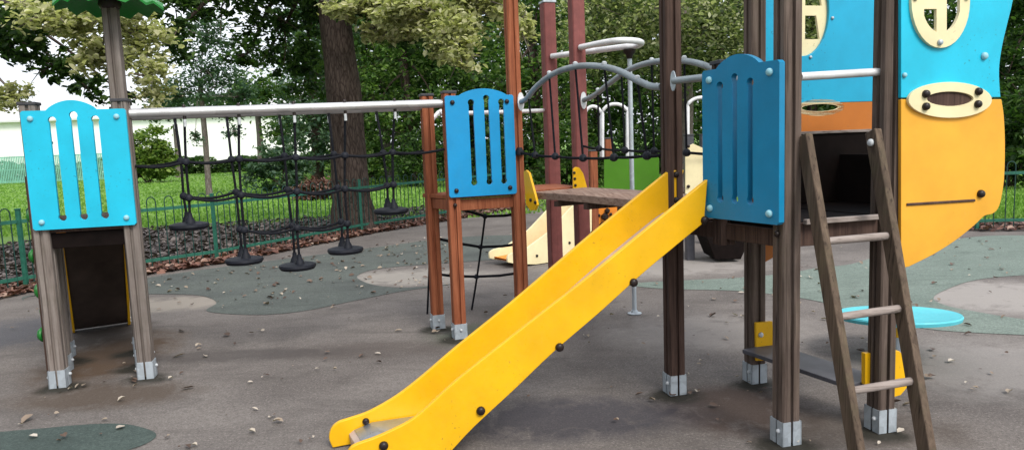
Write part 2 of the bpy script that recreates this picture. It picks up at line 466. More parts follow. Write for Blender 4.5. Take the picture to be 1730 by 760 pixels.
P1 = [(-160, 520), (45, 500), (120, 498), (250, 497), (335, 499), (366, 511), (350, 526), (430, 532), (510, 526), (600, 508), (680, 492), (765, 480), (690, 486), (640, 483), (612, 475), (604, 466), (630, 456), (690, 449), (780, 443), (870, 434), (905, 415), (880, 398), (760, 402), (620, 420), (370, 452), (45, 500 - 3)]
P1 = [p for p in P1 if p != (45, 497)]
P1[0] = (40, 508); P1 += [(200, 477), (60, 499)]
sheet('green_surface_inlay', smooth_closed([gz(*p) for p in P1], 5), .004, RUBG)
P2 = [(1740, 398), (1650, 400), (1560, 414), (1500, 427), (1440, 446), (1380, 453), (1330, 462), (1240, 470), (1150, 474), (1060, 480), (1120, 488), (1250, 492), (1360, 505), (1420, 520), (1470, 538), (1560, 555), (1640, 562), (1740, 567), (1900, 580), (1900, 556), (1740, 541), (1650, 527), (1597, 516), (1577, 504), (1597, 490), (1650, 473), (1740, 465), (1900, 465), (1900, 402)]
sheet('pale_green_surface_inlay', smooth_closed([gz(*p) for p in P2], 5), .004, RUBG2)
P3 = [(-120, 742), (0, 730), (70, 724), (150, 717), (215, 717), (262, 731), (250, 748), (190, 768), (60, 800), (-120, 830)]
sheet('dark_green_surface_inlay', smooth_closed([gz(*p) for p in P3], 6), .004, RUBG3)

# ------------------------------------------------------------------ leaf and blade meshes (numpy)
def leaf_mesh(name, pos, size, mat, up=.35, aspect=.55, parent=None, org=V((0, 0, 0)), flat=False, kind=None):
    n = len(pos)
    nr = rng.normal(size=(n, 3)); nr[:, 2] = np.abs(nr[:, 2]) * (1 + up * 2) + up
    if flat: nr[:, 2] += 3.0
    nr /= np.linalg.norm(nr, axis=1)[:, None]
    t = rng.normal(size=(n, 3)); t -= nr * (t * nr).sum(1)[:, None]; t /= np.linalg.norm(t, axis=1)[:, None]
    b = np.cross(nr, t)
    L = size * (rng.uniform(.45, 1.5, n) if not flat else rng.uniform(.35, 1.0, n) ** 1.5 * 1.9)[:, None]; Wd = L * aspect * rng.uniform(.75, 1.25, n)[:, None] * .5
    fold = (Wd * rng.uniform(.1, .7, n)[:, None])
    p = np.array(pos)
    v = np.stack([p - t * L * .5, p - t * L * .18 + b * Wd + nr * fold, p + t * L * .2 + b * Wd * .8 + nr * fold, p + t * L * .5 - nr * L * .06,
                  p + t * L * .2 - b * Wd * .8 + nr * fold, p - t * L * .18 - b * Wd + nr * fold], 1).reshape(-1, 3)
    v -= np.array(org)
    base = (np.arange(n) * 6)[:, None]
    f = np.concatenate([base + np.array([[0, 3, 2, 1]]), base + np.array([[0, 5, 4, 3]])], 1).reshape(-1)
    me = bpy.data.meshes.new(name)
    me.vertices.add(n * 6); me.vertices.foreach_set('co', v.astype(np.float32).ravel())
    me.loops.add(n * 8); me.loops.foreach_set('vertex_index', f.astype(np.int32))
    me.polygons.add(n * 2); me.polygons.foreach_set('loop_start', np.arange(0, n * 8, 4, dtype=np.int32))
    me.polygons.foreach_set('loop_total', np.full(n * 2, 4, dtype=np.int32))
    me.update(calc_edges=True); me.validate()
    me.materials.append(mat)
    o = bpy.data.objects.new(name, me); COL.objects.link(o)
    if parent is not None: o.parent = parent
    else: o.location = org
    if kind: o['kind'] = kind
    return o

def blob_points(blobs, n, clump=60, spread=.16, shell=.55):
    """blobs: (centre, (rx, ry, rz)). leaves gathered in clumps, gaps between the clumps"""
    vol = np.array([b[1][0] * b[1][1] * b[1][2] for b in blobs]) ** .72; vol /= vol.sum()
    out = []
    for b, w in zip(blobs, vol):
        k = max(3, int(n * w / clump)); c = np.array(b[0]); r = np.array(b[1])
        d = rng.normal(size=(k, 3)); d /= np.linalg.norm(d, axis=1)[:, None]
        rad = (shell + (1 - shell) * rng.random(k)) ** 1.0
        rad = np.where(rng.random(k) < .25, rng.random(k) * .8, rad)
        cc = c + d * rad[:, None] * r
        m = max(4, int(n * w / k))
        s = spread * (r.min() ** .5) * rng.uniform(.6, 1.4, k)
        pts = cc[:, None, :] + rng.normal(size=(k, m, 3)) * s[:, None, None] * np.array([1, 1, .65])
        out.append(pts.reshape(-1, 3))
    return np.concatenate(out)
def pb(px, py, Y, rx, ry, rd=None):
    """a blob seen at a pixel at depth Y, radii given in pixels"""
    p = at(px, py, Y); k = Y / FOC
    return (p, (rx * k, (rd if rd else (rx + ry) * .5 * k), ry * k))

def trunk_mesh(m, pts, rad, seg=14, rough=.06):
    sp = smooth_open(pts, 5); n = len(sp)
    rr = list(np.interp(np.linspace(0, len(pts) - 1, n), range(len(pts)), rad))
    rr = [r * (1 + random.uniform(-rough, rough)) for r in rr]
    return m.tube(sp, rr, seg)

def tree(base, th, r, blobs, n, leaf, mat, bark, label, group=None, lean=(0, 0), name='tree', clump=60, spread=.16, up=.35, flare=1.5, limbs=True, shell=.55, aspect=.55):
    t = thing(name, base, label, 'tree', group)
    m = MB(); top = base + V((lean[0], lean[1], th))
    trunk_mesh(m, [base - Z * .15, base + Z * .05 + V((lean[0], lean[1], 0)) * .02, base + V((lean[0] * .15, lean[1] * .15, th * .15)), base + V((lean[0] * .5 + r * .2, lean[1] * .5, th * .5)), top],
               [r * flare * 1.15, r * flare, r * 1.08, r * .96, r * .8])
    tr = m.build('trunk', bark, t)
    if limbs:
        for b in blobs[:9]:
            c = V(b[0]); s = base + V((lean[0], lean[1], th)) * random.uniform(.82, 1.0)
            mid = s.lerp(c, .5) + V((0, 0, .12 * (c - s).length))
            m = MB(); rads = V(b[1])
            if limbs != 'far': trunk_mesh(m, [s, mid, c], [r * .32, r * .18, r * .05], 8)
            for q in range(9):
                dv = V((random.gauss(0, .55), random.gauss(0, .55), random.gauss(-.1, .5)))
                e = c + V((dv.x * rads.x, dv.y * rads.y, dv.z * rads.z)); k = c.lerp(e, .5) + V((random.uniform(-.05, .05), 0, random.uniform(0, .1)))
                m.tube([c, k, e], [.02, .011, .004], 5)
            m.build('limb', bark, tr)
    pts = blob_points(blobs, n, clump, spread, shell)
    pts = pts[pts[:, 2] > .05]
    leaf_mesh('crown', pts, leaf, mat, up, aspect, t, base)
    return t
def shrub(base, blobs, n, leaf, mat, label, group=None, name='shrub', cat='bush', clump=50, spread=.15, shell=.5):
    t = thing(name, base, label, cat, group)
    m = MB()
    for b in blobs[:4]:
        c = V(b[0])
        for k in range(2):
            s = base + V((random.uniform(-.15, .15), random.uniform(-.15, .15), -.05))
            m.tube([s, s.lerp(c, .5) + Z * .1, c + V((random.uniform(-.2, .2), 0, 0))], [.04, .028, .012], 6)
    m.build('stem', BARK, t)
    pts = blob_points(blobs, n, clump, spread, shell); pts = pts[pts[:, 2] > .03]
    leaf_mesh('foliage', pts, leaf, mat, .3, .5, t, base)
    return t

# ================================================================== LEFT TOWER
u = dirv(14.5); nf = V((u.y, -u.x, 0))            # across / towards the camera
A = gz(103, 655) + V((-.028, .042, 0)); B = gz(250, 640) + V((-.024, .044, 0))
ab = (B - A); ab.z = 0; uL = ab.normalized(); nL = V((uL.y, -uL.x, 0)); aL = math.degrees(math.atan2(uL.y, uL.x))
dL = dirv(119)
tw = thing('play_tower', (A + B) / 2 + dL * .35, 'weathered grey play tower with cyan slotted panel and green leaf roof on a tall post', 'play tower')
B2, B3 = B + dL * .38, B + dL * .80
A2, A3 = A + dL * .38, A + dL * .80
ztopL = pv(50, 178, A, uL).z
for c in (A, A2, A3): post(tw, c, aL, .01, ztopL if c is A else 1.62, WOOD, cap=True)
post(tw, B, aL, .01, ztopL + .01, WOOD, cap=True)
for c in (B3,): post(tw, c, aL, .01, 1.86, WOOD, cap=True)
tall_top = pv(182, 16, B2, uL)
Bt = V((B2.x, B2.y, 0))
post(tw, Bt, aL, .01, tall_top.z + .02, WOOD, half=.0475)
PF = A + nL * .0485
tl, tr_, bl, br = (pv(x, y, PF, uL) for x, y in ((37, 188), (213, 184), (57, 389), (232, 379)))
sdot = lambda p, P0, d: (p - P0).dot(V((d.x, d.y, 0)))
s0 = (sdot(tl, PF, uL) + sdot(bl, PF, uL)) / 2; s1 = (sdot(tr_, PF, uL) + sdot(br, PF, uL)) / 2
arc_panel(tw, PF, uL, s0, s1, (bl.z + br.z) / 2, (tl.z + tr_.z) / 2, nL, .022, CYAN, BOLTC, (.29, .495, .70), zs=(.085, .90))
zpl = (bl.z + br.z) / 2 + .02
m = MB(); 
q = [A + nL * .03, B + nL * .03, B3 - nL * .03, A3 - nL * .03]
m.prism([[V((p.x, p.y, zpl - .045)) for p in q]], Z, .045); m.build('platform', WOODD, tw, .003)
m = MB().box((A + B) / 2 + Z * (zpl - .1), uL * (ab.length / 2 - .05), nL * .02, Z * .05); m.build('beam', BLACKB, tw, .003)
MB().box(A + uL * .105 + Z * (zpl - .075), uL * .028, nL * .012, Z * .03).build('bracket', ORANGE, tw, .003)
# hinged side wall with climbing holds on the outer left
cw0 = A - uL * .064 + dL * .10
w_ = MB().prism([[cw0 + Z * 1.40 - uL * .0, cw0 + dL * .62 + Z * 1.40, cw0 + dL * .62 + Z * .05, cw0 + Z * .05]], -uL, .018).build('climbing_wall', WOODD, tw, .003)
for (t_, z_, s_) in ((.1, .32, .06), (.25, .60, .07), (.12, .86, .06), (.3, 1.12, .07), (.45, .42, .06), (.4, .8, .06)):
    c = cw0 + dL * t_ + Z * z_ - uL * .052
    m = MB(); m.lathe(c + uL * .035, [(s_ * .8, 0), (s_ * .85, .012), (s_ * .6, .03), (s_ * .25, .038), (.001, .04)], -uL, 12); m.build('climbing_hold', ROOFG, w_)
# leaf roof: six drooping petals around the tall post
rf = tall_top + Z * .02; rf = V((Bt.x, Bt.y, rf.z))
roof = MB()
for k in range(6):
    a = aL + 60 * k + 12; d = dirv(a); e = dirv(a + 90)
    rows = [(0.03, .05, .12), (.11, .13, .10), (.21, .175, .06), (.28, .15, .025), (.335, .07, -.005)]
    vs = []; fs = []
    for (r_, w2, h) in rows:
        for s_, dz in ((-1, -.025), (0, .02), (1, -.025)):
            vs.append(rf + d * r_ + e * (s_ * w2) + Z * (h + dz))
    n1 = len(vs); vs += [p + Z * .018 for p in vs]
    for i in range(4):
        for j in range(2):
            a_ = i * 3 + j; fs.append((a_, a_ + 1, a_ + 4, a_ + 3)); fs.append((a_ + n1, a_ + 3 + n1, a_ + 4 + n1, a_ + 1 + n1))
    per = [0, 3, 6, 9, 12, 13, 14, 11, 8, 5, 2, 1]
    for i in range(len(per)):
        p, q_ = per[i], per[(i + 1) % len(per)]; fs.append((p, q_, q_ + n1, p + n1))
    roof.add(vs, fs)
rfo = roof.build('leaf_roof', ROOFG, tw)
MB().lathe(rf + Z * -.02, [(.06, 0), (.075, .03), (.05, .16), (.001, .17)], Z, 14).build('roof_hub', BOLTD, rfo)
# pale leaf sign of the second roof, on the rear post side
lf = at(322, -10, 5.6)
MB().prism([[lf + uL * x + Z * z for x, z in ((-.16, .06), (-.05, -.01), (.05, -.045), (.085, -.03), (.07, .05), (-.02, .12))]], nL, .015).build('roof_leaf', PALEG, rfo, .003)
MB().tube([V((rf.x, rf.y, rf.z + .08)), lf + Z * .06], .012, 8).build('leaf_stalk', ROOFG, rfo)

# its slide, seen from below and behind
sl = thing('slide', A3.lerp(B3, .5) + dL * .4, 'dark underside of a small yellow sided slide behind the grey timber tower', 'slide')
e0 = A3.lerp(B3, .5) - nL * .02; e1c = gz(172, 552)
up0 = e0 + Z * (zpl - .03)
end = V((e1c.x, e1c.y, .035)); sdL = (end - up0); sdh = V((sdL.x, sdL.y, 0)).normalized(); sw = V((-sdh.y, sdh.x, 0)) * -1
prof = [(0, 0), (.12, -.03), (.80, -.80), (.92, -.90), (1.0, -.915)]
Ls = V((sdL.x, sdL.y, 0)).length; dz = (end.z - up0.z)
line = [up0 + sdh * (Ls * a) + Z * (dz * (-b) / .915) for a, b in prof]
line = smooth_open(line, 5)
hw = .205
m = MB(); vs = []; fs = []
for p in line: vs += [p - sw * hw, p + sw * hw, p + sw * hw - Z * .02, p - sw * hw - Z * .02]
for i in range(len(line) - 1):
    for k in range(4):
        a = i * 4 + k; b = i * 4 + (k + 1) % 4; fs.append((a, b, b + 4, a + 4))
fs += [(0, 1, 2, 3), tuple(len(vs) - 4 + k for k in (3, 2, 1, 0))]
m.add(vs, fs).build('slide_bed', UNDER, sl)
for sd in (-1, 1):
    ou = [p + sw * (sd * hw) - Z * .05 for p in line] + [p + sw * (sd * hw) + Z * .14 for p in reversed(line)]
    rl = MB().prism([ou], sw * sd, .02).build('side_rail', YELL, sl, .004)
    for k in (4, 8, 11, 14):
        bolt(rl, line[k] + sw * (sd * (hw + .02)) - Z * .02, sw * sd, BOLTL, .014, .014)

# ================================================================== MIDDLE TOWER
D = gz(777, 573) + V((-.004, .05, 0)); C = gz(740, 556) + V((-.005, .05, 0))
uM = dirv(18); nM = V((uM.y, -uM.x, 0)); aM = 18
Ip = pv(881, 500, D, uM); I = V((Ip.x, Ip.y, 0))
K = V((*at(981, 300, 6.05)[:2], 0)); J = V((*at(934, 300, 6.6)[:2], 0))
mt = thing('play_tower', (C + I) / 2, 'red brown timber play tower with a scuffed blue slotted panel and mauve posts', 'play tower')
post(mt, C, aM, .01, at(738, 162, C.y).z, WOODR, cap=True, gap=.0005, front=True)
post(mt, D, aM, .01, at(758, 158, D.y).z, WOODR, cap=True, gap=.0005, front=True)
post(mt, I, aM, .01, 3.0, WOODR, cap=True, gap=.0005, front=True)
post(mt, J, aM, .01, at(932, 6, J.y).z, WOODM, half=.056, cap=True, plain=True, capm=GALV)
post(mt, K, aM, .01, 3.05, WOODM, half=.054, cap=True, plain=True)
PM = D + nM * .049
tl, tr_, bl, br = (pv(x, y, PM, uM) for x, y in ((751, 162), (866, 161), (758, 334), (872, 327)))
s0 = (sdot(tl, PM, uM) + sdot(bl, PM, uM)) / 2; s1 = (sdot(tr_, PM, uM) + sdot(br, PM, uM)) / 2
zb, zt = (bl.z + br.z) / 2, (tl.z + tr_.z) / 2
arc_panel(mt, PM, uM, s0, s1, zb, zt, nM, .02, BLUE, BOLTD, (.37, .595, .815), arch=(.2, .9, .05), zs=(.07, .86))
zm = zb + .01
q = [C - uM * .06 - nM * .06, D + nM * .0, I + nM * .0, K, J, C - uM * .06 + V((.05, .1, 0))]
MB().prism([[V((p.x, p.y, zm - .03)) for p in q]], Z, .03).build('platform', WOODR, mt, .003)
bm_ = MB().box(D.lerp(I, .5) + Z * (zm - .075), uM * ((I - D).length / 2 - .048), nM * .025, Z * .042).build('beam', WOODR, mt, .003)
dc = C.lerp(D, .5)
MB().box(dc + Z * (zm - .075), (D - C).normalized() * ((D - C).length / 2 - .05), V(((D - C).y, -(D - C).x, 0)).normalized() * .02, Z * .04).build('beam', WOODR, mt, .003)
bolt(mt, D + nM * .0485 + Z * (zm - .07), nM, BOLTD, .016, .016)
MB().tube(smooth_open([C + uM * .04 + Z * (at(742, 188, C.y).z - .06), at(745, 188, C.y + .05), at(760, 192, C.y + .1), at(918, 187, J.y)], 4), .018, 10).build('rear_rail', WHITEP, mt)

# rope net on the rear side of the middle tower
net = thing('rope_net', gz(770, 527), 'black rope climbing net hanging to the ground behind the red brown tower', 'climbing net')
g1, g2, g3 = gz(722, 530), gz(797, 523), gz(880, 515)
tops = [V((C.x - .02, C.y + .2, zm - .03)), at(820, 362, 6.2), at(886, 356, 6.25)]
ropes = []
for g_, t_, nm in zip((g1, g2, g3), tops, range(3)):
    pts = [t_.lerp(g_, k / 5) + Z * (-.03 * math.sin(math.pi * k / 5)) for k in range(6)]
    ropes.append(pts)
    MB().tube(pts, .009, 8).build('rope', ROPE, net)
for f_ in (.02, .33, .64):
    ln = [r_[0].lerp(r_[-1], f_) for r_ in ropes]
    MB().tube([ln[0], ln[0].lerp(ln[1], .5) - Z * .01, ln[1]], .012, 8).build('rung', ROPE, net)
    MB().tube([ln[1], ln[1].lerp(ln[2], .5) - Z * .01, ln[2]], .012, 8).build('rung', ROPE, net)
    MB().lathe(ln[1] - Z * .022, [(.008, 0), (.022, .01), (.024, .03), (.01, .044)], Z, 10).build('knot', RUBBER, net)

# ================================================================== ROPE BRIDGE WITH STEPPING DISCS
rb = thing('rope_bridge', (A + D) / 2, 'rope bridge of black rubber stepping discs hung from steel pipes between two towers', 'rope bridge')
f0, f1 = at(218, 192, B.y + .02), at(750, 175, D.y)
dF = (f1 - f0); dF.z = 0; dF.normalize()
r0 = B2 + dL * .02 + Z * f0.z; r1 = V((C.x, C.y, f1.z))
dRr = (r1 - r0); dRr.z = 0; dRr.normalize()
MB().tube([f0, f1], .031, 16).build('overhead_pipe', PIPE, rb)
MB().tube([r0, r1], .031, 16).build('overhead_pipe', PIPE, rb)
tops_px = [(312, 200), (404, 198), (497, 192), (583, 187), (667, 182)]
disc_py = [379, 437, 447, 420, 354]
lev3 = [False, True, True, True, False]
frontk, reark = {1: [], 2: [], 3: []}, {1: [], 2: [], 3: []}
for k, (tx, ty) in enumerate(tops_px):
    tp = pv(tx, ty, f0, dF)
    fr_t = V((tp.x, tp.y, f0.lerp(f1, (tp - f0).length / (f1 - f0).length).z))
    q = (fr_t - f0).length / (f1 - f0).length
    rr_t = r0.lerp(r1, q * .985 + .004)
    mid = fr_t.lerp(rr_t, .5)
    dd = (rr_t - fr_t); dd.z = 0; wdt = dd.length; dd.normalize()
    # disc height from its pixel
    best = pv({0: 328, 1: 422, 2: 509, 3: 590, 4: 663}[k], disc_py[k], mid, dF)
    cz = best.z; c = V((mid.x, mid.y, cz))
    ds = MB().lathe(c, [(.06, -.04), (.122, -.03), (.136, -.010), (.132, .006), (.09, .016), (.03, .02), (.001, .02)], Z, 28).build('stepping_disc', RUBBER, rb)
    for s_, topp, kn in ((-1, fr_t, frontk), (1, rr_t, reark)):
        ft = c + dd * (s_ * .062)
        MB().lathe(ft + Z * .012, [(.036, 0), (.03, .025), (.017, .05), (.015, .075), (.001, .076)], Z, 12).build('cone', RUBBER, ds)
        bt = ft + Z * .07
        kp = {}
        rp = [topp - Z * .02]
        for L_, z_ in ((1, 1.46), (2, 1.21), (3, .945)):
            if L_ == 3 and not lev3[k]: continue
            if z_ < bt.z: continue
            f_ = (topp.z - z_) / (topp.z - bt.z)
            p = V((topp.x + (bt.x - topp.x) * f_ ** .6, topp.y + (bt.y - topp.y) * f_ ** .6, z_)) + V((random.uniform(-.008, .008), 0, random.uniform(-.008, .008)))
            kp[L_] = p; rp.append(p)
        rp.append(bt)
        ro = MB().tube(smooth_open(rp, 4), .0095, 8).build('hanging_rope', ROPE, rb)
        MB().tube([topp - Z * .045, topp - Z * .10], .0105, 8).build('clamp', BOLTL, ro)
        MB().lathe(topp + Z * .028, [(.012, 0), (.012, .014), (.006, .022)], Z, 8).build('eye_bolt', BOLTD, ro)
        MB().tube([topp - Z * .028, topp - Z * .05], .012, 8).build('shackle', BOLTD, ro)
        for L_, p in kp.items():
            MB().lathe(p - Z * .022, [(.01, -.004), (.025, .006), (.029, .022), (.023, .038), (.01, .048)], Z, 10).build('knot', RUBBER, ro)
            kn[L_].append(p)
def sag(pts, s=.02, k=6):
    out = []
    for a, b in zip(pts[:-1], pts[1:]):
        for i in range(k): out.append(a.lerp(b, i / k) - Z * (s * math.sin(math.pi * i / k)))
    out.append(pts[-1]); return out
fL, fRt = B + nL * 0 + uL * .05 + Z * 1.44, D - uM * .05 + Z * 1.47
MB().tube(sag([fL] + frontk[1] + [fRt]), .0100, 8).build('side_rope', ROPE, rb)
MB().tube(sag([B3 + Z * 1.44] + reark[1] + [C + Z * 1.47]), .0100, 8).build('side_rope', ROPE, rb)
for kn in (frontk, reark):
    MB().tube(sag(kn[2], .03), .0100, 8).build('side_rope', ROPE, rb)
    MB().tube(sag(kn[3], .035), .0100, 8).build('side_rope', ROPE, rb)

# ================================================================== SHIP TOWER
E0 = gz(1140, 668) + V((.011, .049, 0)); F0 = gz(1275, 648) + V((.016, .047, 0))
G0 = gz(1327, 753) + V((.018, .046, 0)); H0 = gz(1487, 731) + V((.022, .045, 0))
aS = 13.5; uS = dirv(aS); nS = V((uS.y, -uS.x, 0))
vEG = (G0 - E0); vEG.z = 0; lEG = vEG.length; vEG.normalize(); nW = V((vEG.y, -vEG.x, 0)); nW = nW if nW.x < 0 else -nW
ship = thing('ship_play_tower', (E0 + H0) / 2, 'ship shaped timber play tower with cyan and amber hull panels and cream portholes', 'play tower')
post(ship, E0, aS, .01, 2.9, WOODD, cap=True)
post(ship, F0, aS, .01, 2.9, WOODB, cap=True)
post(ship, G0, aS, .01, 2.9, WOODB, cap=True)
post(ship, H0, aS, .01, 2.9, WOODB, cap=True)
S0 = E0 + vEG * (lEG * .50)
zS = 1.03
s_top = pv(1215, 103, S0, vEG).z
post(ship, S0, aS, zS - .1, s_top - .02, WOODD, shoe=0, cap=True, half=.045)
PW = E0 + nW * .066
tl, tr_, bl, br = (pv(x, y, PW, vEG) for x, y in ((1195, 119), (1325, 103), (1196, 368), (1326, 377)))
s0 = (sdot(tl, PW, vEG) + sdot(bl, PW, vEG)) / 2; s1 = (sdot(tr_, PW, vEG) + sdot(br, PW, vEG)) / 2
zb = (bl.z + br.z) / 2; zt = (tl.z + tr_.z) / 2
arc_panel(ship, PW, vEG, s0, s1, zb, zt, nW, .034, DBLUE, BOLTC, (.25, .45, .65), arch=(.2, .76, .055), slot_w=.032, ball=.023, zs=(.115, .86), bev=.006)
zS = zb + .0
# platform, beams
q = [E0, G0, H0, F0]
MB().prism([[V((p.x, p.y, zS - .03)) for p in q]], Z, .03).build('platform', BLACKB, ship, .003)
def beam(parent, a, b, z, h, t, mat, trim=.05, name='beam'):
    d = (b - a); d.z = 0; l = d.length; d.normalize(); n = V((d.y, -d.x, 0))
    return MB().box(V(((a.x + b.x) / 2, (a.y + b.y) / 2, z)), d * (l / 2 - trim), n * t, Z * h).build(name, mat, parent, .003)
hw_ = .50
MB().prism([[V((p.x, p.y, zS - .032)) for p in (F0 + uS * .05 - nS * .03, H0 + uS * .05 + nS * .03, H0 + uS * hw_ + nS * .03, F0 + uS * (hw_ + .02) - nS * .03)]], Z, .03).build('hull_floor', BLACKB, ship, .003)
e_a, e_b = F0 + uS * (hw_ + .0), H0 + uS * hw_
MB().box(V(((e_a.x + e_b.x) / 2, (e_a.y + e_b.y) / 2, zS + .14)), (e_b - e_a) * .48, uS * .01, Z * .14).build('added_shade_wall', BLACKB, ship, .003)  # added board that keeps light out of the ship interior
beam(ship, E0, G0, zS - .075, .042, .022, WOODD, .055)
beam(ship, G0, H0, zS - .06, .055, .022, WOODD, .052)
beam(ship, F0, H0, zS - .075, .042, .022, WOODD, .055)
MB().box(V(((G0.x + H0.x) / 2, (G0.y + H0.y) / 2, zS + .004)) + nS * .045, uS * ((H0 - G0).length / 2 - .06), nS * .015, Z * .012).build('step_edge', WOODP, ship, .004)
bolt(ship, G0 + (-uS) * .0485 + Z * (zS - .05), -uS, BOLTD, .016, .016)
# handrail across the ladder opening and over the slide entry
hr0 = pv(1352, 130, G0 + nS * .0, uS); hr1 = pv(1484, 122, G0, uS)
MB().tube([hr0, hr1], .019, 14).build('handrail', WHITEP, ship)
pe, pS = pv(1138, 137, E0 + nW * .05, vEG), pv(1203, 130, E0 + nW * .05, vEG)
MB().tube([pe, pS], .019, 14).build('entry_rail', ARCHP, ship)
MB().prism([[pe + vEG * (.022 * math.cos(a)) + Z * (.055 * math.sin(a)) for a in [2 * math.pi * k / 14 for k in range(14)]]], nW, .006).build('flange', GALV, ship)
# hull side facing the camera
PH = H0 + nS * .052
px = lambda x, y: pv(x, y, PH, uS)
split = [(1517, 167), (1687, 165)]
up_o = [(1517, -95), (1517, 167), (1684.5, 165)] + [(1682.5, 140), (1682.5, 112), (1687, 80), (1695, 45), (1704, 8), (1712, -40), (1714, -95)]
def smooth_part(pts, k=4): return smooth_open(pts, k)
up_loop = [px(1517, -95), px(1517, 166)] + smooth_part([px(x, y) for x, y in up_o[2:]], 4)
def ell(cx, cy, rx, ry, n=36, a0=0, a1=360):
    return [(cx + rx * math.cos(R(a0 + (a1 - a0) * k / n)), cy - ry * math.sin(R(a0 + (a1 - a0) * k / n))) for k in range(n + (0 if a1 - a0 == 360 else 1))]
port = [px(x, y) for x, y in ell(1581, 5, 37, 60)]
lowh = [px(x, y) for x, y in ell(1594, 166, 39, 12)]
THH = .02
mo = MB().prism([up_loop, port], nS, THH)
uh = mo.build('upper_hull_panel', CYAN, ship, .003)
lo_o = [(1686, 168), (1690, 195), (1692, 240), (1691, 295), (1687, 328), (1681, 350), (1671, 360), (1657, 364), (1641, 379), (1610, 404), (1572, 428), (1530, 449)]
lo_loop = [px(1517, 168.5)] + [px(1517, 452)] + list(reversed(smooth_part([px(x, y + .5) for x, y in lo_o], 4)))
loh = [px(x, y + 6) for x, y in ell(1594, 176, 32, 6, 20)]
lh = MB().prism([lo_loop], nS, THH).build('lower_hull_panel', ORAN, ship, .003)
# groove with a wooden strip, bolts
a, b = px(1526, 345), px(1640, 338)
MB().tube([a + nS * (THH + .001), b + nS * (THH + .001)], .007, 6).build('trim_strip', WOODD, lh)
bolt(lh, px(1650, 327) + nS * THH, nS, BOLTD, .02, .02)
bolt(uh, px(1656, 96) + nS * THH, nS, BOLTC, .018, .016)
bolt(uh, px(1522, 128) + nS * THH, nS, BOLTC, .012, .012)
# cream ship's wheel in the porthole
fr = [[px(x, y) + nS * THH for x, y in ell(1579, 5, 49, 78)]]
hl = [(1551, 18), (1573, 18)]
def quad_hole(x0, x1, y0, cx=1580, cy=3, rx=33, ry=55):
    pts = [(x0, y0), (x1, y0)]
    n = 8
    for k in range(n + 1):
        x = x1 + (x0 - x1) * k / n
        pts.append((x, cy + ry * math.sqrt(max(0, 1 - ((x - cx) / rx) ** 2))))
    return pts
def quad_hole_up(x0, x1, y0, cx=1580, cy=3, rx=33, ry=60):
    return [(x, 2 * cy - y) for x, y in quad_hole(x0, x1, 2 * cy - y0, cx, cy, rx, ry)]
for h_ in (quad_hole(1551, 1572, 18), quad_hole(1589, 1611, -10), quad_hole_up(1551, 1572, -6), quad_hole_up(1589, 1611, -28)):
    fr.append([px(x, y) + nS * (THH) for x, y in h_])
pf = MB().prism(fr, nS, .016).build('porthole_frame', CREAM, uh, .003)
for x, y in ((1577, 74), (1536, -1), (1622, -2)): bolt(pf, px(x, y) + nS * (THH + .016), nS, BOLTD if y < 50 else GALV, .014, .014)
# cream oval across both hull panels with a dark slit
ov = MB().prism([[px(x, y) + nS * (THH + .0005) for x, y in ell(1595, 170, 70, 30)], [px(x, y) + nS * (THH + .0005) for x, y in ell(1595, 168, 39, 12)]], nS, .016).build('oval_frame', CREAM, uh, .003)
MB().prism([[px(x, y) + nS * (THH + .001) for x, y in ell(1595, 168, 40, 12.5)]], nS, .004).build('oval_backing', WOODD, ov)
for x, y in ((1553, 160), (1553, 181), (1641, 156), (1640, 177)): bolt(ov, px(x, y) + nS * (THH + .0165), nS, BOLTD, .019, .02)
# far hull side, attached outside the rear posts
PK = F0 - nS * .052
pk = lambda x, y: pv(x, y, PK, uS)
zsplit = px(1600, 166).z + .03
c0 = pk(1281, 100); sK = lambda p: (p - PK).dot(uS)
sx0 = sK(c0); Wd = 1.02
Pk2 = lambda s, z: V((PK.x + uS.x * s, PK.y + uS.y * s, z))
pc = pk(1358, 18); pc_s, pc_z = sK(pc), pc.z
rx_ = sK(pk(1401, 30)) - pc_s; rz_ = pc_z - pk(1375, 92).z + .01
oc = pk(1386, 182); oc_s, oc_z = sK(oc), oc.z
ox = sK(pk(1418, 182)) - oc_s
EL = lambda cs, cz, a, b, n=32: [Pk2(cs + a * math.cos(2 * math.pi * k / n), cz + b * math.sin(2 * math.pi * k / n)) for k in range(n)]
zsp = oc_z + .028
upl = [Pk2(sx0, zsp + .001), Pk2(sx0 + .90, zsp + .001)] + smooth_open([Pk2(sx0 + .93, zsp + .15), Pk2(sx0 + .92, zsp + .35), Pk2(sx0 + 1.0, zsp + .7), Pk2(sx0 + 1.05, 2.7)], 4) + [Pk2(sx0, 2.7)]
fu = MB().prism([upl, EL(pc_s, pc_z, rx_, rz_)], -nS, .02).build('far_upper_hull_panel', FARB, ship, .003)
lol = [Pk2(sx0, zsp - .001), Pk2(sx0, .70)] + smooth_open([Pk2(sx0 + .05, .72), Pk2(sx0 + .5, .92), Pk2(sx0 + .75, 1.05), Pk2(sx0 + .93, 1.1), Pk2(sx0 + .97, 1.35), Pk2(sx0 + .90, zsp - .001)], 5)
flo = MB().prism([lol, EL(oc_s, oc_z, ox, .024)], -nS, .02).build('far_lower_hull_panel', AMB_SHADE, ship, 0, False)
MB().prism([EL(oc_s, oc_z, ox + .035, .05), EL(oc_s, oc_z, ox - .003, .022)], -nS, .012).build('oval_frame', CREAM, flo, 0, False)
ring = [EL(pc_s, pc_z, rx_ + .05, rz_ + .05)]
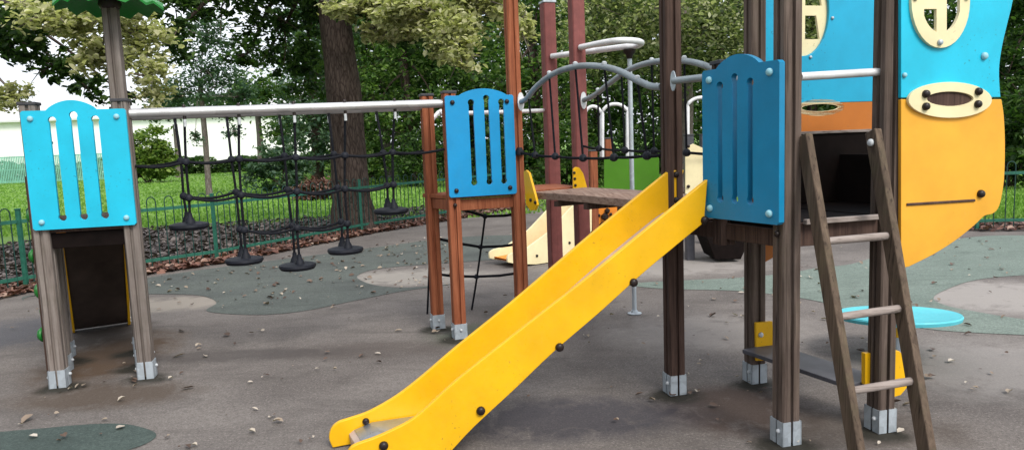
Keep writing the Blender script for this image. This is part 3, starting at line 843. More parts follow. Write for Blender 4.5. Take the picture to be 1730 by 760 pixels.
for (a0_, b0_, a1_, b1_) in ((.14, .12, .8, .55), (-.8, .12, -.14, .55), (.14, -.62, .72, -.1), (-.72, -.62, -.14, -.1)):
    ring.append([Pk2(pc_s + rx_ * x, pc_z + rz_ * z) for x, z in ((a0_, b0_), (a1_, b0_), (a1_ * .8, b1_), (a0_, b1_ * (1.0)))])
wf = MB().prism([[p - nS * .021 for p in l] for l in ring], -nS, .016).build('porthole_frame', ORANGE if False else CREAM, fu, .002)
for x, y in ((1406, 31), (1369, 97)): bolt(fu, pk(x, y), nS, GALV, .010, .010)
# inner wall low on the far side, painted near-black as shade, yellow edge batten
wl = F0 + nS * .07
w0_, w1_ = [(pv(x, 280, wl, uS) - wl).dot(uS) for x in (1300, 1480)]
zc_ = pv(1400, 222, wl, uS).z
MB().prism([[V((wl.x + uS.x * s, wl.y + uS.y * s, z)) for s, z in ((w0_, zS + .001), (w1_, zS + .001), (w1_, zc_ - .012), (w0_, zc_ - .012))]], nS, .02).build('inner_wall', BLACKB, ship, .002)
MB().box(V((wl.x + uS.x * (w0_ + w1_) / 2, wl.y + uS.y * (w0_ + w1_) / 2, zc_ - .004)) + nS * .012, uS * (w1_ - w0_) / 2, nS * .02, Z * .008).build('wall_ledge', WOODP, ship, .002)
# low counter board between the right-hand posts and its yellow brackets
zb_ = .225
bd = (H0 - F0); bd.z = 0; bl_ = bd.length; bdn = bd.normalized(); bn = V((bdn.y, -bdn.x, 0))
bo = MB().box(F0.lerp(H0, .5) + Z * zb_ - uS * .03 , bdn * (bl_ / 2 - .06), bn * .12, Z * .012).build('bench_board', BENCH, ship, .004)
q = [pv(x, y, F0 + nS * .05, uS) for x, y in ((1274, 544), (1302, 541), (1304, 606), (1275, 608))]
bk = MB().prism([q], nS, .02).build('bench_bracket', YELL, ship, .003)
bolt(bk, pv(1285, 565, F0 + nS * .07, uS), nS, BOLTL, .016, .014)
PB = H0 - uS * .0 - nS * .02
q = [pv(x, y, PB, uS) for x, y in ((1462, 597), (1505, 592), (1520, 593), (1530, 604), (1535, 630), (1532, 655), (1522, 667), (1505, 672), (1462, 650))]
MB().prism([q], -nS, .03).build('bench_bracket', YELL, ship, .003)

# ladder
lad = thing('ladder', gz(1510, 800), 'timber ladder with round rungs leaning up to the ship tower platform', 'ladder')
lt, rt_ = pv(1360, 236, G0 + nS * .06, uS), pv(1476, 228, G0 + nS * .06, uS)
lb, rbm = gz(1458, 828), gz(1577, 826)
lb = V((lb.x, lb.y, 0)); rbm = V((rbm.x, rbm.y, 0))
for (t_, b_) in ((lt, lb), (rt_, rbm)):
    d = (t_ - b_).normalized(); w2 = uS; n2 = d.cross(w2).normalized(); w2 = n2.cross(d).normalized()
    sr = MB().box(b_.lerp(t_, .5), d * ((t_ - b_).length / 2 + .02), w2 * .019, n2 * .037).build('side_rail', SIDE, lad, .006)
    if t_ is rt_:
        bolt(sr, t_ - d * .04 - w2 * .019 + n2 * .0, -w2, BOLTL, .018, .016)
for yl, yr in ((368, 361), (408, 398), (536, 520), (661, 642)):
    def onl(t_, b_, y):
        lo, hi = 0.0, 1.0
        for _ in range(40):
            mdl = (lo + hi) / 2; p = b_.lerp(t_, mdl); v_ = p - CAM
            yy = H / 2 - FOC * v_.dot(UP) / v_.dot(FWD)
            if yy > y: lo = mdl
            else: hi = mdl
        return b_.lerp(t_, lo)
    if yl == 368: continue
    a, b = onl(lt, lb, yl), onl(rt_, rbm, yr)
    MB().tube([a - uS * .0, a.lerp(b, .3), a.lerp(b, .7), b + uS * .02], [.0165, .0175, .018, .0175], 12).build('rung', WOODP, lad)

# ================================================================== YELLOW SLIDE
ys = thing('slide', gz(750, 740), 'long bright yellow slide with a steel end plate leaning on the ship tower', 'slide')
farE = gz(566, 757); 
P_far0 = E0 + nW * .03 + vEG * .035
dS = V((farE.x - P_far0.x, farE.y - P_far0.y, 0)); LS = dS.length; dS.normalize()
P_near0 = E0 + nW * .05 + vEG * (lEG * .50 + .0)
nY = V((dS.y, -dS.x, 0)); nY = nY if nY.y > 0 else -nY       # away from the camera
near_px_top = [(1196, 303), (1100, 381), (1000, 463), (900, 543), (803, 618), (757, 671 - 18), (725, 676 + 10), (691, 714), (639, 739), (606, 749)]
near_top = [(1196, 303), (1100, 381), (1000, 463), (900, 541), (803, 617), (757, 655), (725, 685), (691, 712), (639, 737), (606, 749), (592, 757), (584, 775), (590, 800)]
near_bot = [(1190, 376), (1092, 457), (1013, 528), (935, 595), (869, 658), (803, 719), (767, 757), (740, 785), (700, 812), (640, 822)]
pn = lambda x, y: pv(x, y, P_near0, dS)
pfr = lambda x, y: pv(x, y, P_far0, dS)
tn = smooth_open([pn(*p) for p in near_top], 4)
bn_ = smooth_open([pn(*p) for p in near_bot], 4)
bn_ = [V((p.x, p.y, max(p.z, .01))) for p in bn_]; tn = [V((p.x, p.y, max(p.z, .03))) for p in tn]
TH = .028
nr = MB().prism([tn + list(reversed(bn_))], nY, TH).build('near_side', YELL, ys, .005)
ft_px = [(1156, 287), (1131, 288.5), (1000, 395), (869, 507), (770, 587), (715, 634), (671, 668), (626, 694), (593, 706), (572, 713), (560, 724), (556, 740), (562, 756)]
ftop = smooth_open([pfr(*p) for p in ft_px[1:]], 4)
ftop = [pfr(*ft_px[0])] + ftop
# lower edge of the far side: the near profile shifted across
off = P_far0 - P_near0; off.z = 0
sh = []
for p in bn_:
    s_ = (p - P_near0).dot(dS)
    if s_ > (ftop[-1] - P_far0).dot(dS) - .06 or s_ < .03: continue
    sh.append(V((P_far0.x + dS.x * s_, P_far0.y + dS.y * s_, p.z + .0)))
sh = [V((P_far0.x, P_far0.y, bn_[0].z))] + sh
fside = MB().prism([ftop + list(reversed(sh))], nY, TH).build('far_side', YELL, ys, .005)
for x, y in ((1190, 376 - 4), (1070, 477), (945, 586), (812, 693), (648, 752)): bolt(nr, pn(x, y), -nY, BOLTD, .022, .02)
for x, y in ((1142, 295), (1142, 338), (618, 711)): bolt(fside, pfr(x, y), -nY, BOLTD, .018, .016)
# bed: follows the lower edge of the sides, 6 cm up
bs = [(0, zS + .0)]
bedpts = []
sN = [((p - P_near0).dot(dS), p.z) for p in bn_]; sT = [((p - P_near0).dot(dS), p.z) for p in tn]
xs = np.linspace(.0, max(s for s, z in sN) , 30)
sN.sort(); sT_ = sorted(sT)
for x in xs:
    z = float(np.interp(x, [a for a, b in sN], [b for a, b in sN])); zt_ = float(np.interp(x, [a for a, b in sT_], [b for a, b in sT_]))
    bedpts.append((x, max(.05, z + (zt_ - z) * .10)))
# steeper dog-leg: flatten the run-out
run = max(x for x, z in bedpts)
ends = (ftop[-1] - P_far0).dot(dS) - .06
zr = bedpts[-1][1]
bedpts = [(x, .5 * (z + .082 + math.sqrt((z - .082) ** 2 + .006))) for x, z in bedpts if x < ends - .09] + [(ends - .05, .082), (ends - .025, .065), (ends - .03, .02)]
wv = nY * -1
cross = (P_near0 + nY * TH - P_far0); 
def bedp(x, z, f):
    a = P_near0 + dS * x + nY * (TH + .001); b = P_far0 + dS * x - nY * .001
    p = a.lerp(b, f); return V((p.x, p.y, z))
def bed_strip(pts, mat, name, dz=0, f0_=0.0, f1_=1.0, th=.012):
    vs = []; fs = []
    for (x, z) in pts: vs += [bedp(x, z + dz, f0_), bedp(x, z + dz, f1_), bedp(x, z + dz - th, f1_), bedp(x, z + dz - th, f0_)]
    for i in range(len(pts) - 1):
        for k in range(4):
            a = i * 4 + k; b = i * 4 + (k + 1) % 4; fs.append((a, b, b + 4, a + 4))
    fs += [(0, 1, 2, 3), tuple(len(vs) - 4 + k for k in (3, 2, 1, 0))]
    return MB().add(vs, fs).build(name, mat, ys)
bed_strip(bedpts, BED, 'slide_bed')
stp = [(x, z) for x, z in bedpts[:-2] if x > ends - .46]
bed_strip(stp, STEEL, 'steel_end_plate', .005, .03, .97, .004)

# ================================================================== ARCH BRIDGE
ab_ = thing('plank_bridge', I.lerp(E0, .5) , 'timber plank bridge with arched blue grey handrails and black side ropes above the yellow slide', 'bridge')
dIE = (E0 - I); dIE.z = 0; LIE = dIE.length; dIE.normalize()
dKF = (F0 - K); dKF.z = 0; LKF = dKF.length; dKF.normalize()
pi = lambda x, y: pv(x, y, I, dIE)
pkf = lambda x, y: pv(x, y, K, dKF)
arcf = smooth_open([pi(*p) for p in ((878, 173), (890, 167), (905, 148), (935, 125), (972, 113), (1010, 112), (1045, 120), (1080, 138), (1100, 146), (1117, 147))], 4)
arcr = smooth_open([pkf(*p) for p in ((984, 170), (1003, 162), (1030, 141), (1065, 117), (1105, 105), (1150, 103), (1185, 109), (1215, 122), (1262, 142))], 4)
hf = MB().tube(arcf, .0205, 12).build('arched_handrail', ARCHP, ab_)
hr = MB().tube(arcr, .0205, 12).build('arched_handrail', ARCHP, ab_)
for c, ax in ((pi(880, 172), dIE), (pkf(986, 170), dKF)):
    w2 = V((ax.y, -ax.x, 0))
    MB().prism([[c + w2 * (.028 * math.cos(a)) + Z * (.07 * math.sin(a)) - ax * .004 for a in [2 * math.pi * k / 14 for k in range(14)]]], ax, .008).build('flange', WHITEP, ab_)
lf_ = sag([pi(*p) for p in ((874, 256), (905, 262), (938, 264), (985, 267), (1037, 266), (1094, 263), (1116, 262))], .006, 3)
lr_ = sag([pkf(*p) for p in ((986, 247), (1012, 251), (1056, 254), (1104, 255), (1160, 258), (1262, 262))], .006, 3)
MB().tube(lf_, .009, 8).build('side_rope', ROPE, ab_)
MB().tube(lr_, .009, 8).build('side_rope', ROPE, ab_)
for (fn, prs) in ((pi, (((893, 165), (904, 262)), ((928, 128), (938, 264)), ((972, 113), (985, 267)), ((1021, 113), (1037, 266)), ((1077, 137), (1093, 263)))),
                  (pkf, (((1010, 156), (1012, 251)), ((1050, 126), (1056, 254)), ((1101, 106), (1105, 255)), ((1156, 103), (1160, 258)), ((1215, 122), (1218, 260))))):
    for a, b in prs:
        pa, pb_ = fn(*a), fn(*b)
        vr = MB().tube([pa, pa.lerp(pb_, .5), pb_], .0075, 8).build('hanging_rope', ROPE, ab_)
        MB().lathe(pb_ - Z * .026, [(.01, 0), (.025, .01), (.028, .028), (.02, .044), (.008, .052)], Z, 12).build('knot', RUBBER, vr)
        MB().lathe(pa + Z * .012, [(.017, 0), (.017, .014), (.008, .022)], Z, 10).build('pipe_clamp', BOLTL, vr)
MB().lathe(I + dIE * .055 + Z * (pi(874, 256).z), [(.03, -.03), (.034, 0), (.02, .03)], Z, 12).build('rope_anchor', RUBBER, ab_)
# deck planks
m = MB(); zd = zm
npl = 6
for k in range(npl):
    f0_, f1_ = k / npl, (k + 1) / npl
    L0, L1 = I + dIE * .14, E0 - dIE * .16
    R0, R1 = K + dKF * .14, F0 - dKF * .16
    i0, i1 = .05 + .9 * f0_, .05 + .9 * f1_ - .012
    segs = 10; vs = []; fs = []
    for s_ in range(segs + 1):
        t_ = s_ / segs; z_ = zd + .0 + .008 * math.sin(math.pi * t_)
        a = L0.lerp(L1, t_).lerp(R0.lerp(R1, t_), i0); b = L0.lerp(L1, t_).lerp(R0.lerp(R1, t_), i1)
        vs += [V((a.x, a.y, z_)), V((b.x, b.y, z_)), V((b.x, b.y, z_ - .05)), V((a.x, a.y, z_ - .05))]
    for i in range(segs):
        for j in range(4):
            a = i * 4 + j; b = i * 4 + (j + 1) % 4; fs.append((a, b, b + 4, a + 4))
    fs += [(0, 1, 2, 3), tuple(len(vs) - 4 + j for j in (3, 2, 1, 0))]
    m.add(vs, fs)
dk = m.build('deck', DECK, ab_, .003)
for t_ in (.25, .5, .75):
    a = (I + dIE * .14).lerp(E0 - dIE * .16, t_); b = (K + dKF * .14).lerp(F0 - dKF * .16, t_)
    c = a.lerp(b, .5); d = (b - a); l = d.length; d.normalize()
    MB().box(V((c.x, c.y, zd - .03 + .008 * math.sin(math.pi * t_))) - Z * .045, d * l * .46, V((d.y, -d.x, 0)) * .02, Z * .02).build('cross_bearer', WOODD, dk)
PI1 = I + dIE * .07 ; 
wI = (K - I).normalized()
q = [pv(x, y, PI1, dIE) for x, y in ((888, 290), (892, 287), (897, 292), (908, 332), (911, 346), (907, 355), (899, 355), (892, 345))]
ep = MB().prism([q], V((dIE.y, -dIE.x, 0)), .02).build('end_plate', YELL, ab_, .003)
for x, y in ((897, 338), (905, 342)): bolt(ep, pv(x, y, PI1 + V((dIE.y, -dIE.x, 0)) * .02, dIE), V((dIE.y, -dIE.x, 0)), BOLTD, .014, .012)
PK1 = K - uM * .0 + nM * .06
q = [pv(x, y, PK1, uM) for x, y in ((967, 286), (971, 282), (977, 283), (984, 293), (992, 322), (967, 322))]
ep = MB().prism([q], nM, .02).build('end_plate', YELL, ab_, .003)
for x, y in ((970, 292), (971, 302), (972, 313)): bolt(ep, pv(x, y, PK1 + nM * .02, uM), nM, BOLTD, .012, .012)

# ================================================================== CLIMBING POLE WITH RING
pf_ = gz(1072, 530)
cp = thing('climbing_pole', pf_, 'grey sliding pole under a pale ring rail behind the plank bridge', 'climbing pole')
zp = at(1065, 84, pf_.y).z
pf2 = V((*at(1066, 88, pf_.y)[:2], 0))
MB().tube([V((pf_.x, pf_.y, 0.0)), V((pf_.x, pf_.y, zp))], .019, 14).build('pole', GALV, cp)
MB().lathe((pf_.x, pf_.y, 0.004), [(.06, 0), (.06, .006), (.03, .012), (.025, .03)], Z, 20).build('base_plate', GALV, cp)
MB().lathe((pf_.x, pf_.y, zp - .075), [(.024, 0), (.03, .03), (.05, .05), (.055, .075)], Z, 16).build('pole_clamp', BOLTD, cp)
zr_ = zp + .022
rg = [V((K.x + .02, K.y - .06, zr_)), gz(1035, 70, zr_), gz(1066, 69, zr_), gz(1083, 72, zr_), gz(1078, 77, zr_), gz(1050, 80, zr_), gz(1015, 83.5, zr_), V((J.x + .02, J.y - .06, zr_))]
rg[6] = rg[5].lerp(rg[7], .4)
MB().tube(smooth_open(rg, 6), .024, 12).build('ring_rail', WHITEP, cp)

# ================================================================== SPINNING DISC
sd_c = at(1516, 531, 4.62)
sd = thing('spinner_disc', V((sd_c.x, sd_c.y, 0)), 'round cyan spinning disc on a short yellow stem behind the ladder', 'spinner')
ax = V((.02, -.075, 1)).normalized()
ax = V((0, .085, 1)).normalized() * 1.0
rr_ = 100 / FOC * (4.62 * .98)
MB().lathe(sd_c, [(rr_ * .9, -.03), (rr_ * .985, -.024), (rr_, -.004), (rr_ * .985, .006), (rr_ * .93, .0), (rr_ * .3, -.004), (.001, -.004)], ax, 48).build('disc', SPIN, sd)
MB().tube([V((sd_c.x, sd_c.y, .14)), sd_c - ax * .03], .03, 14).build('stem', YELL, sd)
MB().tube([V((sd_c.x, sd_c.y, 0)), V((sd_c.x, sd_c.y, .14))], .034, 14).build('stem_base', GALV, sd)

# ================================================================== SMALL CHILDREN'S TOWER FURTHER BACK
YB = 9.3
bt_ = thing('toddler_play_tower', at(1090, 440, YB) * 1.0, 'small far play tower with green and cream panels and hoop rails beyond the plank bridge', 'play tower')
bt_.location.z = 0
def bp(x, y, Y=YB): return at(x, y, Y)
for (x, Y, m_, zt_) in ((1005, YB, WOODR, 1.35), (1165, 8.7, BENCH, 1.5), (1030, YB + .9, WOODR, 1.5), (1190, YB + .7, BENCH, 1.5)):
    p = at(x, 380, Y); post(bt_, V((p.x, p.y, 0)), 5, 0, zt_, m_, shoe=0, cap=True, plain=True)
fx = V((1, .02, 0)).normalized(); bn2 = V((.02, -1, 0)).normalized()
q = [bp(x, y) for x, y in ((1020, 270), (1023, 268), (1111, 265), (1113, 268), (1113, 326), (1111, 328), (1022, 330), (1020, 328))]
gp = MB().prism([q], bn2, .02).build('green_panel', GREENP, bt_, .004)
q = [bp(x, y) for x, y in ((1005, 345), (1060, 343), (1060, 385), (1005, 390))]
MB().prism([q], bn2, .02).build('orange_panel', ORANGE, bt_, .004)
q = [bp(x, y, 8.6) for x, y in ((1157, 262), (1160, 248), (1170, 243), (1186, 250), (1200, 258), (1215, 262), (1215, 345), (1157, 350))]
cpn = MB().prism([q], bn2, .025).build('cream_panel', CREAM, bt_, .004)
MB().tube(smooth_open([bp(1150, 257, 8.5), bp(1175, 260, 8.5), bp(1200, 258, 8.5), bp(1225, 252, 8.5)], 4), .008, 8).build('red_rope', RED, bt_)
bolt(cpn, bp(1163, 247, 8.57), bn2, BOLTD, .02, .02); bolt(cpn, bp(1163, 315, 8.57), bn2, BOLTD, .02, .02)
for (x0, x1, yt, yb_, Y) in ((988, 1016, 180, 270, YB + .1), (1018, 1060, 176, 268, YB), (1162, 1210, 165, 262, 8.8)):
    pts = [bp(x0, yb_, Y)] + [bp((x0 + x1) / 2 - (x1 - x0) / 2 * math.cos(a), yt + 16 - 16 * math.sin(a), Y) for a in [math.pi * k / 10 for k in range(11)]] + [bp(x1, yb_, Y)]
    MB().tube(smooth_open(pts, 2), .022, 10).build('hoop_rail', WHITEP, bt_)
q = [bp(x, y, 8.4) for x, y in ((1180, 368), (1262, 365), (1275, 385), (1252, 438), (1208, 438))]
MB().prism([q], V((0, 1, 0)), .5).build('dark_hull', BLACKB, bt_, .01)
pl_z = bp(1040, 332).z
MB().box(V((at(1095, 335, YB + .4).x, YB + .4, pl_z)), V((.62, 0, 0)), V((0, .42, 0)), Z * .03).build('platform', WOODD, bt_, .004)
m = MB()
for (x, y, r_) in ((1026, 356, .035), (1022, 366, .05), (1018, 380, .04), (1012, 364, .02), (1032, 362, .02)):
    c = bp(x, y, YB - .03); m.lathe(c - Z * r_, [(.01, 0), (r_, r_ * .6), (r_, r_ * 1.4), (.01, r_ * 2)], Z, 10)
m.build('hanging_figure', BOLTD, bt_)
# its cream slide
cs = thing('slide', gz(900, 445), 'cream coloured small slide far back between the red brown posts', 'slide')
top_ = [(1000, 338), (972, 345), (945, 372), (925, 393), (905, 408), (885, 422), (866, 427), (858, 433), (858, 443)]
bot_ = [(1000, 390), (985, 402), (965, 428), (950, 444), (905, 447), (872, 446)]
Pn = gz(905, 448); dC = (at(1000, 390, 9.2) - Pn); dC.z = 0; dC.normalize()
pc_ = lambda x, y: pv(x, y, Pn, dC)
nC = V((-dC.y, dC.x, 0)); nC = nC if nC.y > 0 else -nC
lp = smooth_open([pc_(*p) for p in top_], 3) + list(reversed([pc_(*p) for p in bot_]))
lp = [V((p.x, p.y, max(.01, p.z))) for p in lp]
ns = MB().prism([lp], nC, .03).build('near_side', CREAM, cs, .004)
MB().prism([[p + nC * .42 for p in lp]], nC, .03).build('far_side', CREAM, cs, .004)
m = MB(); mid_ = smooth_open([pc_(*p) for p in ((1000, 372), (985, 383), (955, 408), (920, 428), (880, 438), (866, 440))], 3)
vs = []; fs = []
for p in mid_: vs += [p + nC * .031, p + nC * .419, p + nC * .419 - Z * .02, p + nC * .031 - Z * .02]
for i in range(len(mid_) - 1):
    for k in range(4):
        a = i * 4 + k; b = i * 4 + (k + 1) % 4; fs.append((a, b, b + 4, a + 4))
m.add(vs, fs).build('slide_bed', ORANGE, cs)
for x, y in ((907, 432), (930, 437), (962, 410)): bolt(ns, pc_(x, y), -nC, BOLTD, .018, .015)

# ================================================================== FENCES
_fp = {}
def fence(pts, label, n_per=None):
    t = thing('hoop_top_fence', pts[0], label, 'fence', 'green hoop topped fence round the playground')
    nodes = []
    for a, b in zip(pts[:-1], pts[1:]):
        L = (b - a).length; k = max(1, round(L / 2.4))
        nodes += [a.lerp(b, i / k) for i in range(k)]
    nodes.append(pts[-1])
    for p in nodes:
        m = MB().box(p + Z * .47, V((.022, 0, 0)), V((0, .022, 0)), Z * .47)
        m.box(p + Z * .945, V((.026, 0, 0)), V((0, .026, 0)), Z * .008)
        m.build('fence_post', FENCEG, t, .003)
    for a, b in zip(nodes[:-1], nodes[1:]):
        d = (b - a); L = d.length; d.normalize(); n = V((d.y, -d.x, 0))
        m = MB()
        for z_ in (.13, .80): MB().box(a.lerp(b, .5) + Z * z_, d * (L / 2 - .024), n * .006, Z * .022).build('fence_rail', FENCEG, t, .002)
        m = MB(); k = int((L - .08) / .205); st = (L - .06) / max(1, k)
        for i in range(k):
            s_ = .03 + st * (i + .5); hw_ = .056
            pts_ = [a + d * (s_ - hw_) + Z * .03, a + d * (s_ - hw_) + Z * .9] + [a + d * (s_ - hw_ * math.cos(q_)) + Z * (.9 + hw_ * 1.15 * math.sin(q_)) for q_ in [math.pi * j / 6 for j in range(1, 6)]] + [a + d * (s_ + hw_) + Z * .9, a + d * (s_ + hw_) + Z * .03]
            m.tube(pts_, .0075, 6)
        m.build('hoop_bars', FENCED, t)
    return t
fence(FL, 'dark green hoop topped metal fence running along the left and back of the playground')
fence(FR, 'dark green hoop topped metal fence behind the amber hull at the right')

# ================================================================== BEYOND THE FENCE
# leaf litter, grass
def scatter_poly(poly, n):
    xs = [p.x for p in poly]; ys = [p.y for p in poly]; P = []
    px_ = np.array(xs); py_ = np.array(ys)
    while len(P) < n:
        x = rng.uniform(min(xs), max(xs), n * 2); y = rng.uniform(min(ys), max(ys), n * 2)
        ins = np.zeros(len(x), bool); j = len(px_) - 1
        for i in range(len(px_)):
            c = ((py_[i] > y) != (py_[j] > y)) & (x < (px_[j] - px_[i]) * (y - py_[i]) / (py_[j] - py_[i] + 1e-12) + px_[i])
            ins ^= c; j = i
        P += list(zip(x[ins], y[ins]))
    P = np.array(P[:n]); return np.column_stack([P, np.zeros(n)])
inner = [p + V((.28, -.3, 0)) for p in FL]
outer = [p + V((-.35, .45, 0)) for p in FL]
pl = scatter_poly(inner + list(reversed(outer)), 9000); pl[:, 2] = .012 + rng.random(len(pl)) * .03
leaf_mesh('leaf_litter', pl, .075, LITTER, .2, .7, flat=True, kind='stuff')
vp = [p + V((-.3, .4, 0)) for p in FL] + [V((-1.2, 19, 0)), gz(600, 366), gz(470, 372), gz(300, 383), gz(120, 400), gz(-200, 440)]
pl = scatter_poly(vp, 9000); pl[:, 2] = .005 + rng.random(len(pl)) * .03
leaf_mesh('old_leaf_litter', pl, .085, LITTERD, .2, .7, flat=True, kind='stuff')
frp = [p + V((0, -.25, 0)) for p in FR[:3]] + [p + V((.3, .7, 0)) for p in reversed(FR[:3])]
pl = scatter_poly(frp, 1200); pl[:, 2] = .012 + rng.random(len(pl)) * .03
leaf_mesh('leaf_litter', pl, .07, LITTER, .2, .7, flat=True, kind='stuff')
# pale leaves dropped on the rubber surface
lp_ = [V((-6.5, 3, 0)), V((-4.5, 9, 0)), V((0, 13, 0)), V((8, 9.6, 0)), V((8, 2.6, 0))]
cl_ = scatter_poly(lp_, 70)
cl_ = np.repeat(cl_, rng.integers(1, 8, 70), 0); cl_[:, :2] += rng.normal(size=(len(cl_), 2)) * .22
ft_ = np.array([[*gz(*q)[:2], 0] for q in ((104, 660), (250, 645), (740, 560), (777, 578), (1140, 672), (1275, 652), (1327, 756), (1487, 735), (600, 770))])
ft_ = np.repeat(ft_, 5, 0); ft_[:, :2] += rng.normal(size=(len(ft_), 2)) * .10
pg = np.concatenate([scatter_poly(lp_, 150), cl_, ft_])
pg = pg[(pg[:, 1] > 2.9)]
extra = np.array([[*gz(x, y)[:2], 0] for x, y in ((463, 706), (472, 715), (352, 603), (285, 740), (443, 640), (1212, 712), (1178, 664), (1215, 690), (1040, 715), (745, 505), (530, 742), (318, 757), (690, 480), (655, 497), (1648, 657), (1700, 600), (1575, 640))])
pg = np.concatenate([pg, extra, extra + rng.normal(size=extra.shape) * .02]); pg[:, 2] = .014 + rng.random(len(pg)) * .012
leaf_mesh('fallen_leaves', pg, .030, LITTERP, .2, .7, flat=True, kind='stuff')
pg2 = scatter_poly([V((-4.6, 8, 0)), V((-3.3, 10.2, 0)), V((-1, 12, 0)), V((-.6, 7.4, 0)), V((-2.6, 6.6, 0))], 260); pg2[:, 2] = .016
leaf_mesh('fallen_leaves', pg2, .04, LITTERP, .2, .7, flat=True, kind='stuff')

pg3 = scatter_poly([gz(1130, 470), gz(1130, 660), gz(1725, 700), gz(1725, 400), gz(1560, 420)], 120); pg3[:, 2] = .016
leaf_mesh('fallen_leaves', pg3, .04, LITTERP, .2, .55, flat=True, kind='stuff')
pg4 = scatter_poly([gz(20, 720), gz(560, 720), gz(700, 560), gz(280, 560)], 14); pg4[:, 2] = .016
leaf_mesh('fallen_leaves', pg4, .055, LITTERP, .2, .5, flat=True, kind='stuff')

def blades(name, P, h, mat):
    n = len(P); a = rng.uniform(0, 2 * math.pi, n); hh = h * rng.uniform(.5, 1.3, n); w = .012 + .0012 * P[:, 1]
    d = np.column_stack([np.cos(a), np.sin(a), np.zeros(n)]) * w[:, None]; ln = rng.normal(size=(n, 3)) * .35; ln[:, 2] = 0
    p = P.copy()
    v = np.stack([p - d, p + d, p + np.column_stack([ln[:, 0] * hh, ln[:, 1] * hh, hh])], 1).reshape(-1, 3)
    me = bpy.data.meshes.new(name); me.vertices.add(n * 3); me.vertices.foreach_set('co', v.astype(np.float32).ravel())
    me.loops.add(n * 3); me.loops.foreach_set('vertex_index', np.arange(n * 3, dtype=np.int32))
    me.polygons.add(n); me.polygons.foreach_set('loop_start', np.arange(0, n * 3, 3, dtype=np.int32)); me.polygons.foreach_set('loop_total', np.full(n, 3, dtype=np.int32))
    me.update(calc_edges=True); me.materials.append(mat)
    o = bpy.data.objects.new(name, me); COL.objects.link(o); o['kind'] = 'stuff'; return o
def cone_scatter(n, y0, y1, x0p, x1p):
    y = y0 * (y1 / y0) ** rng.random(n)
    x = y * (rng.uniform(x0p, x1p, n) - W / 2) / FOC
    return np.column_stack([x, y, np.zeros(n)])
gp_ = cone_scatter(70000, 14.5, 60, -120, 1780)
soilx = lambda p: p[:, 1] > 15.0 + .0 * p[:, 0] + np.sin(p[:, 0] * 1.3) * .3 - np.minimum(0, (p[:, 0] + 6)) * -.25
gp_ = gp_[soilx(gp_)]
blades('grass', gp_, .06, GRASS)
gp2 = cone_scatter(5000, 11.2, 16, 1640, 1850)
blades('grass', gp2, .06, GRASS)

# big oak behind the fence
oak_b = gz(600, 388); oak_b.z = 0
oakbl = [pb(590, -60, 13.5, 190, 90, 1.6), pb(380, -20, 13.2, 110, 70, 1.0), pb(300, 50, 12.6, 50, 66, .6), pb(480, 45, 14.2, 80, 75, .9), pb(515, 120, 15.5, 45, 55, .9), pb(690, 20, 12.5, 110, 60, 1.2),
         pb(420, 90, 15.0, 40, 40, .5), pb(820, -20, 13, 110, 70, 1.3), pb(110, -10, 11.5, 110, 45, .7), pb(60, 70, 12, 60, 40, .5), pb(120, 130, 12, 40, 28, .4), pb(25, 30, 12, 50, 45, .5)]
tree(oak_b, 5.2, .315, oakbl, 17000, .12, LDARK, BARK, 'big dark trunked oak with a dense dark crown just behind the fence', lean=(-.25, .1), clump=38, spread=.13, flare=1.45)
# pale foliage hanging forward at left and in the middle
plb = gz(-160, 420); plb.z = 0
tree(plb, 4.4, .22, [pb(235, 65, 9.6, 52, 56, .45), pb(252, 130, 9.4, 34, 52, .35), pb(170, 85, 9.9, 60, 45, .4), pb(100, 30, 9.8, 90, 38, .5), pb(30, 165, 11.5, 40, 25, .3), pb(205, 20, 9.3, 70, 30, .4), (plb + V((0, 0, 5.2)), (1.5, 1.5, 1.3)), (plb + V((1.0, -1.4, 4.9)), (1.0, 1.0, .7))],
     27000, .085, LPALE, BARKG, 'tree with pale yellow leaves whose branches hang over the left tower', clump=26, spread=.12, up=.5, shell=.35)
plm = V((at(1135, 260, 21).x, 21, 0))
tree(plm, 5.0, .24, [pb(600, 12, 11.6, 60, 28, .4), pb(690, 22, 11.2, 75, 40, .45), pb(755, 55, 11.0, 58, 46, .4), pb(775, 95, 10.8, 34, 32, .3), pb(800, 10, 11.2, 70, 40, .4), pb(660, 50, 11.8, 60, 26, .4), pb(878, 45, 12, 26, 40, .35)],
     8500, .10, LPALE, BARKG, 'tree with pale yellow leaves hanging above the blue middle panel', limbs='far', clump=28, spread=.13, up=.5, shell=.35)
# tree of small grey green leaves behind the ship tower
gb = V((5.2, 21.5, 0))
tree(gb, 5.2, .22, [pb(1210, 40, 19, 75, 75, 1.3), pb(1080, 40, 20, 110, 85, 1.6), pb(1130, 120, 20.5, 70, 45, 1.2), pb(1240, 110, 18.5, 45, 40, 1.0), pb(1010, 60, 21, 80, 80, 1.4), pb(1330, -20, 20, 120, 90, 1.6), pb(1400, 60, 20, 70, 70, 1.2)],
     24000, .12, LGREY, BARKG, 'grey green tree with fine pale leaves behind the ship tower', clump=40, spread=.19, up=.4)

for (x, y, lab) in ((-13.0, 6.0, 'broad dark tree shading the left edge of the playground, nearest the fence corner'), (-12.5, -1.0, 'broad dark tree beside the open left edge of the playground'), (-11.5, -8.5, 'broad dark tree at the rear left corner of the playground')):
    b = V((x, y, 0))
    tree(b, 5.0, .25, [(b + V((0, 0, 6.5)), (3.2, 3.4, 3.2)), (b + V((1.0, -2, 4)), (2.4, 2.4, 2.4)), (b + V((.6, 2.2, 4.2)), (2.2, 2.4, 2.4)), (b + V((0, 0, 2.2)), (2.4, 3.6, 2.0))], 6500, .32, LDARK, BARK, lab, 'trees left of the playground', clump=40, spread=.25)
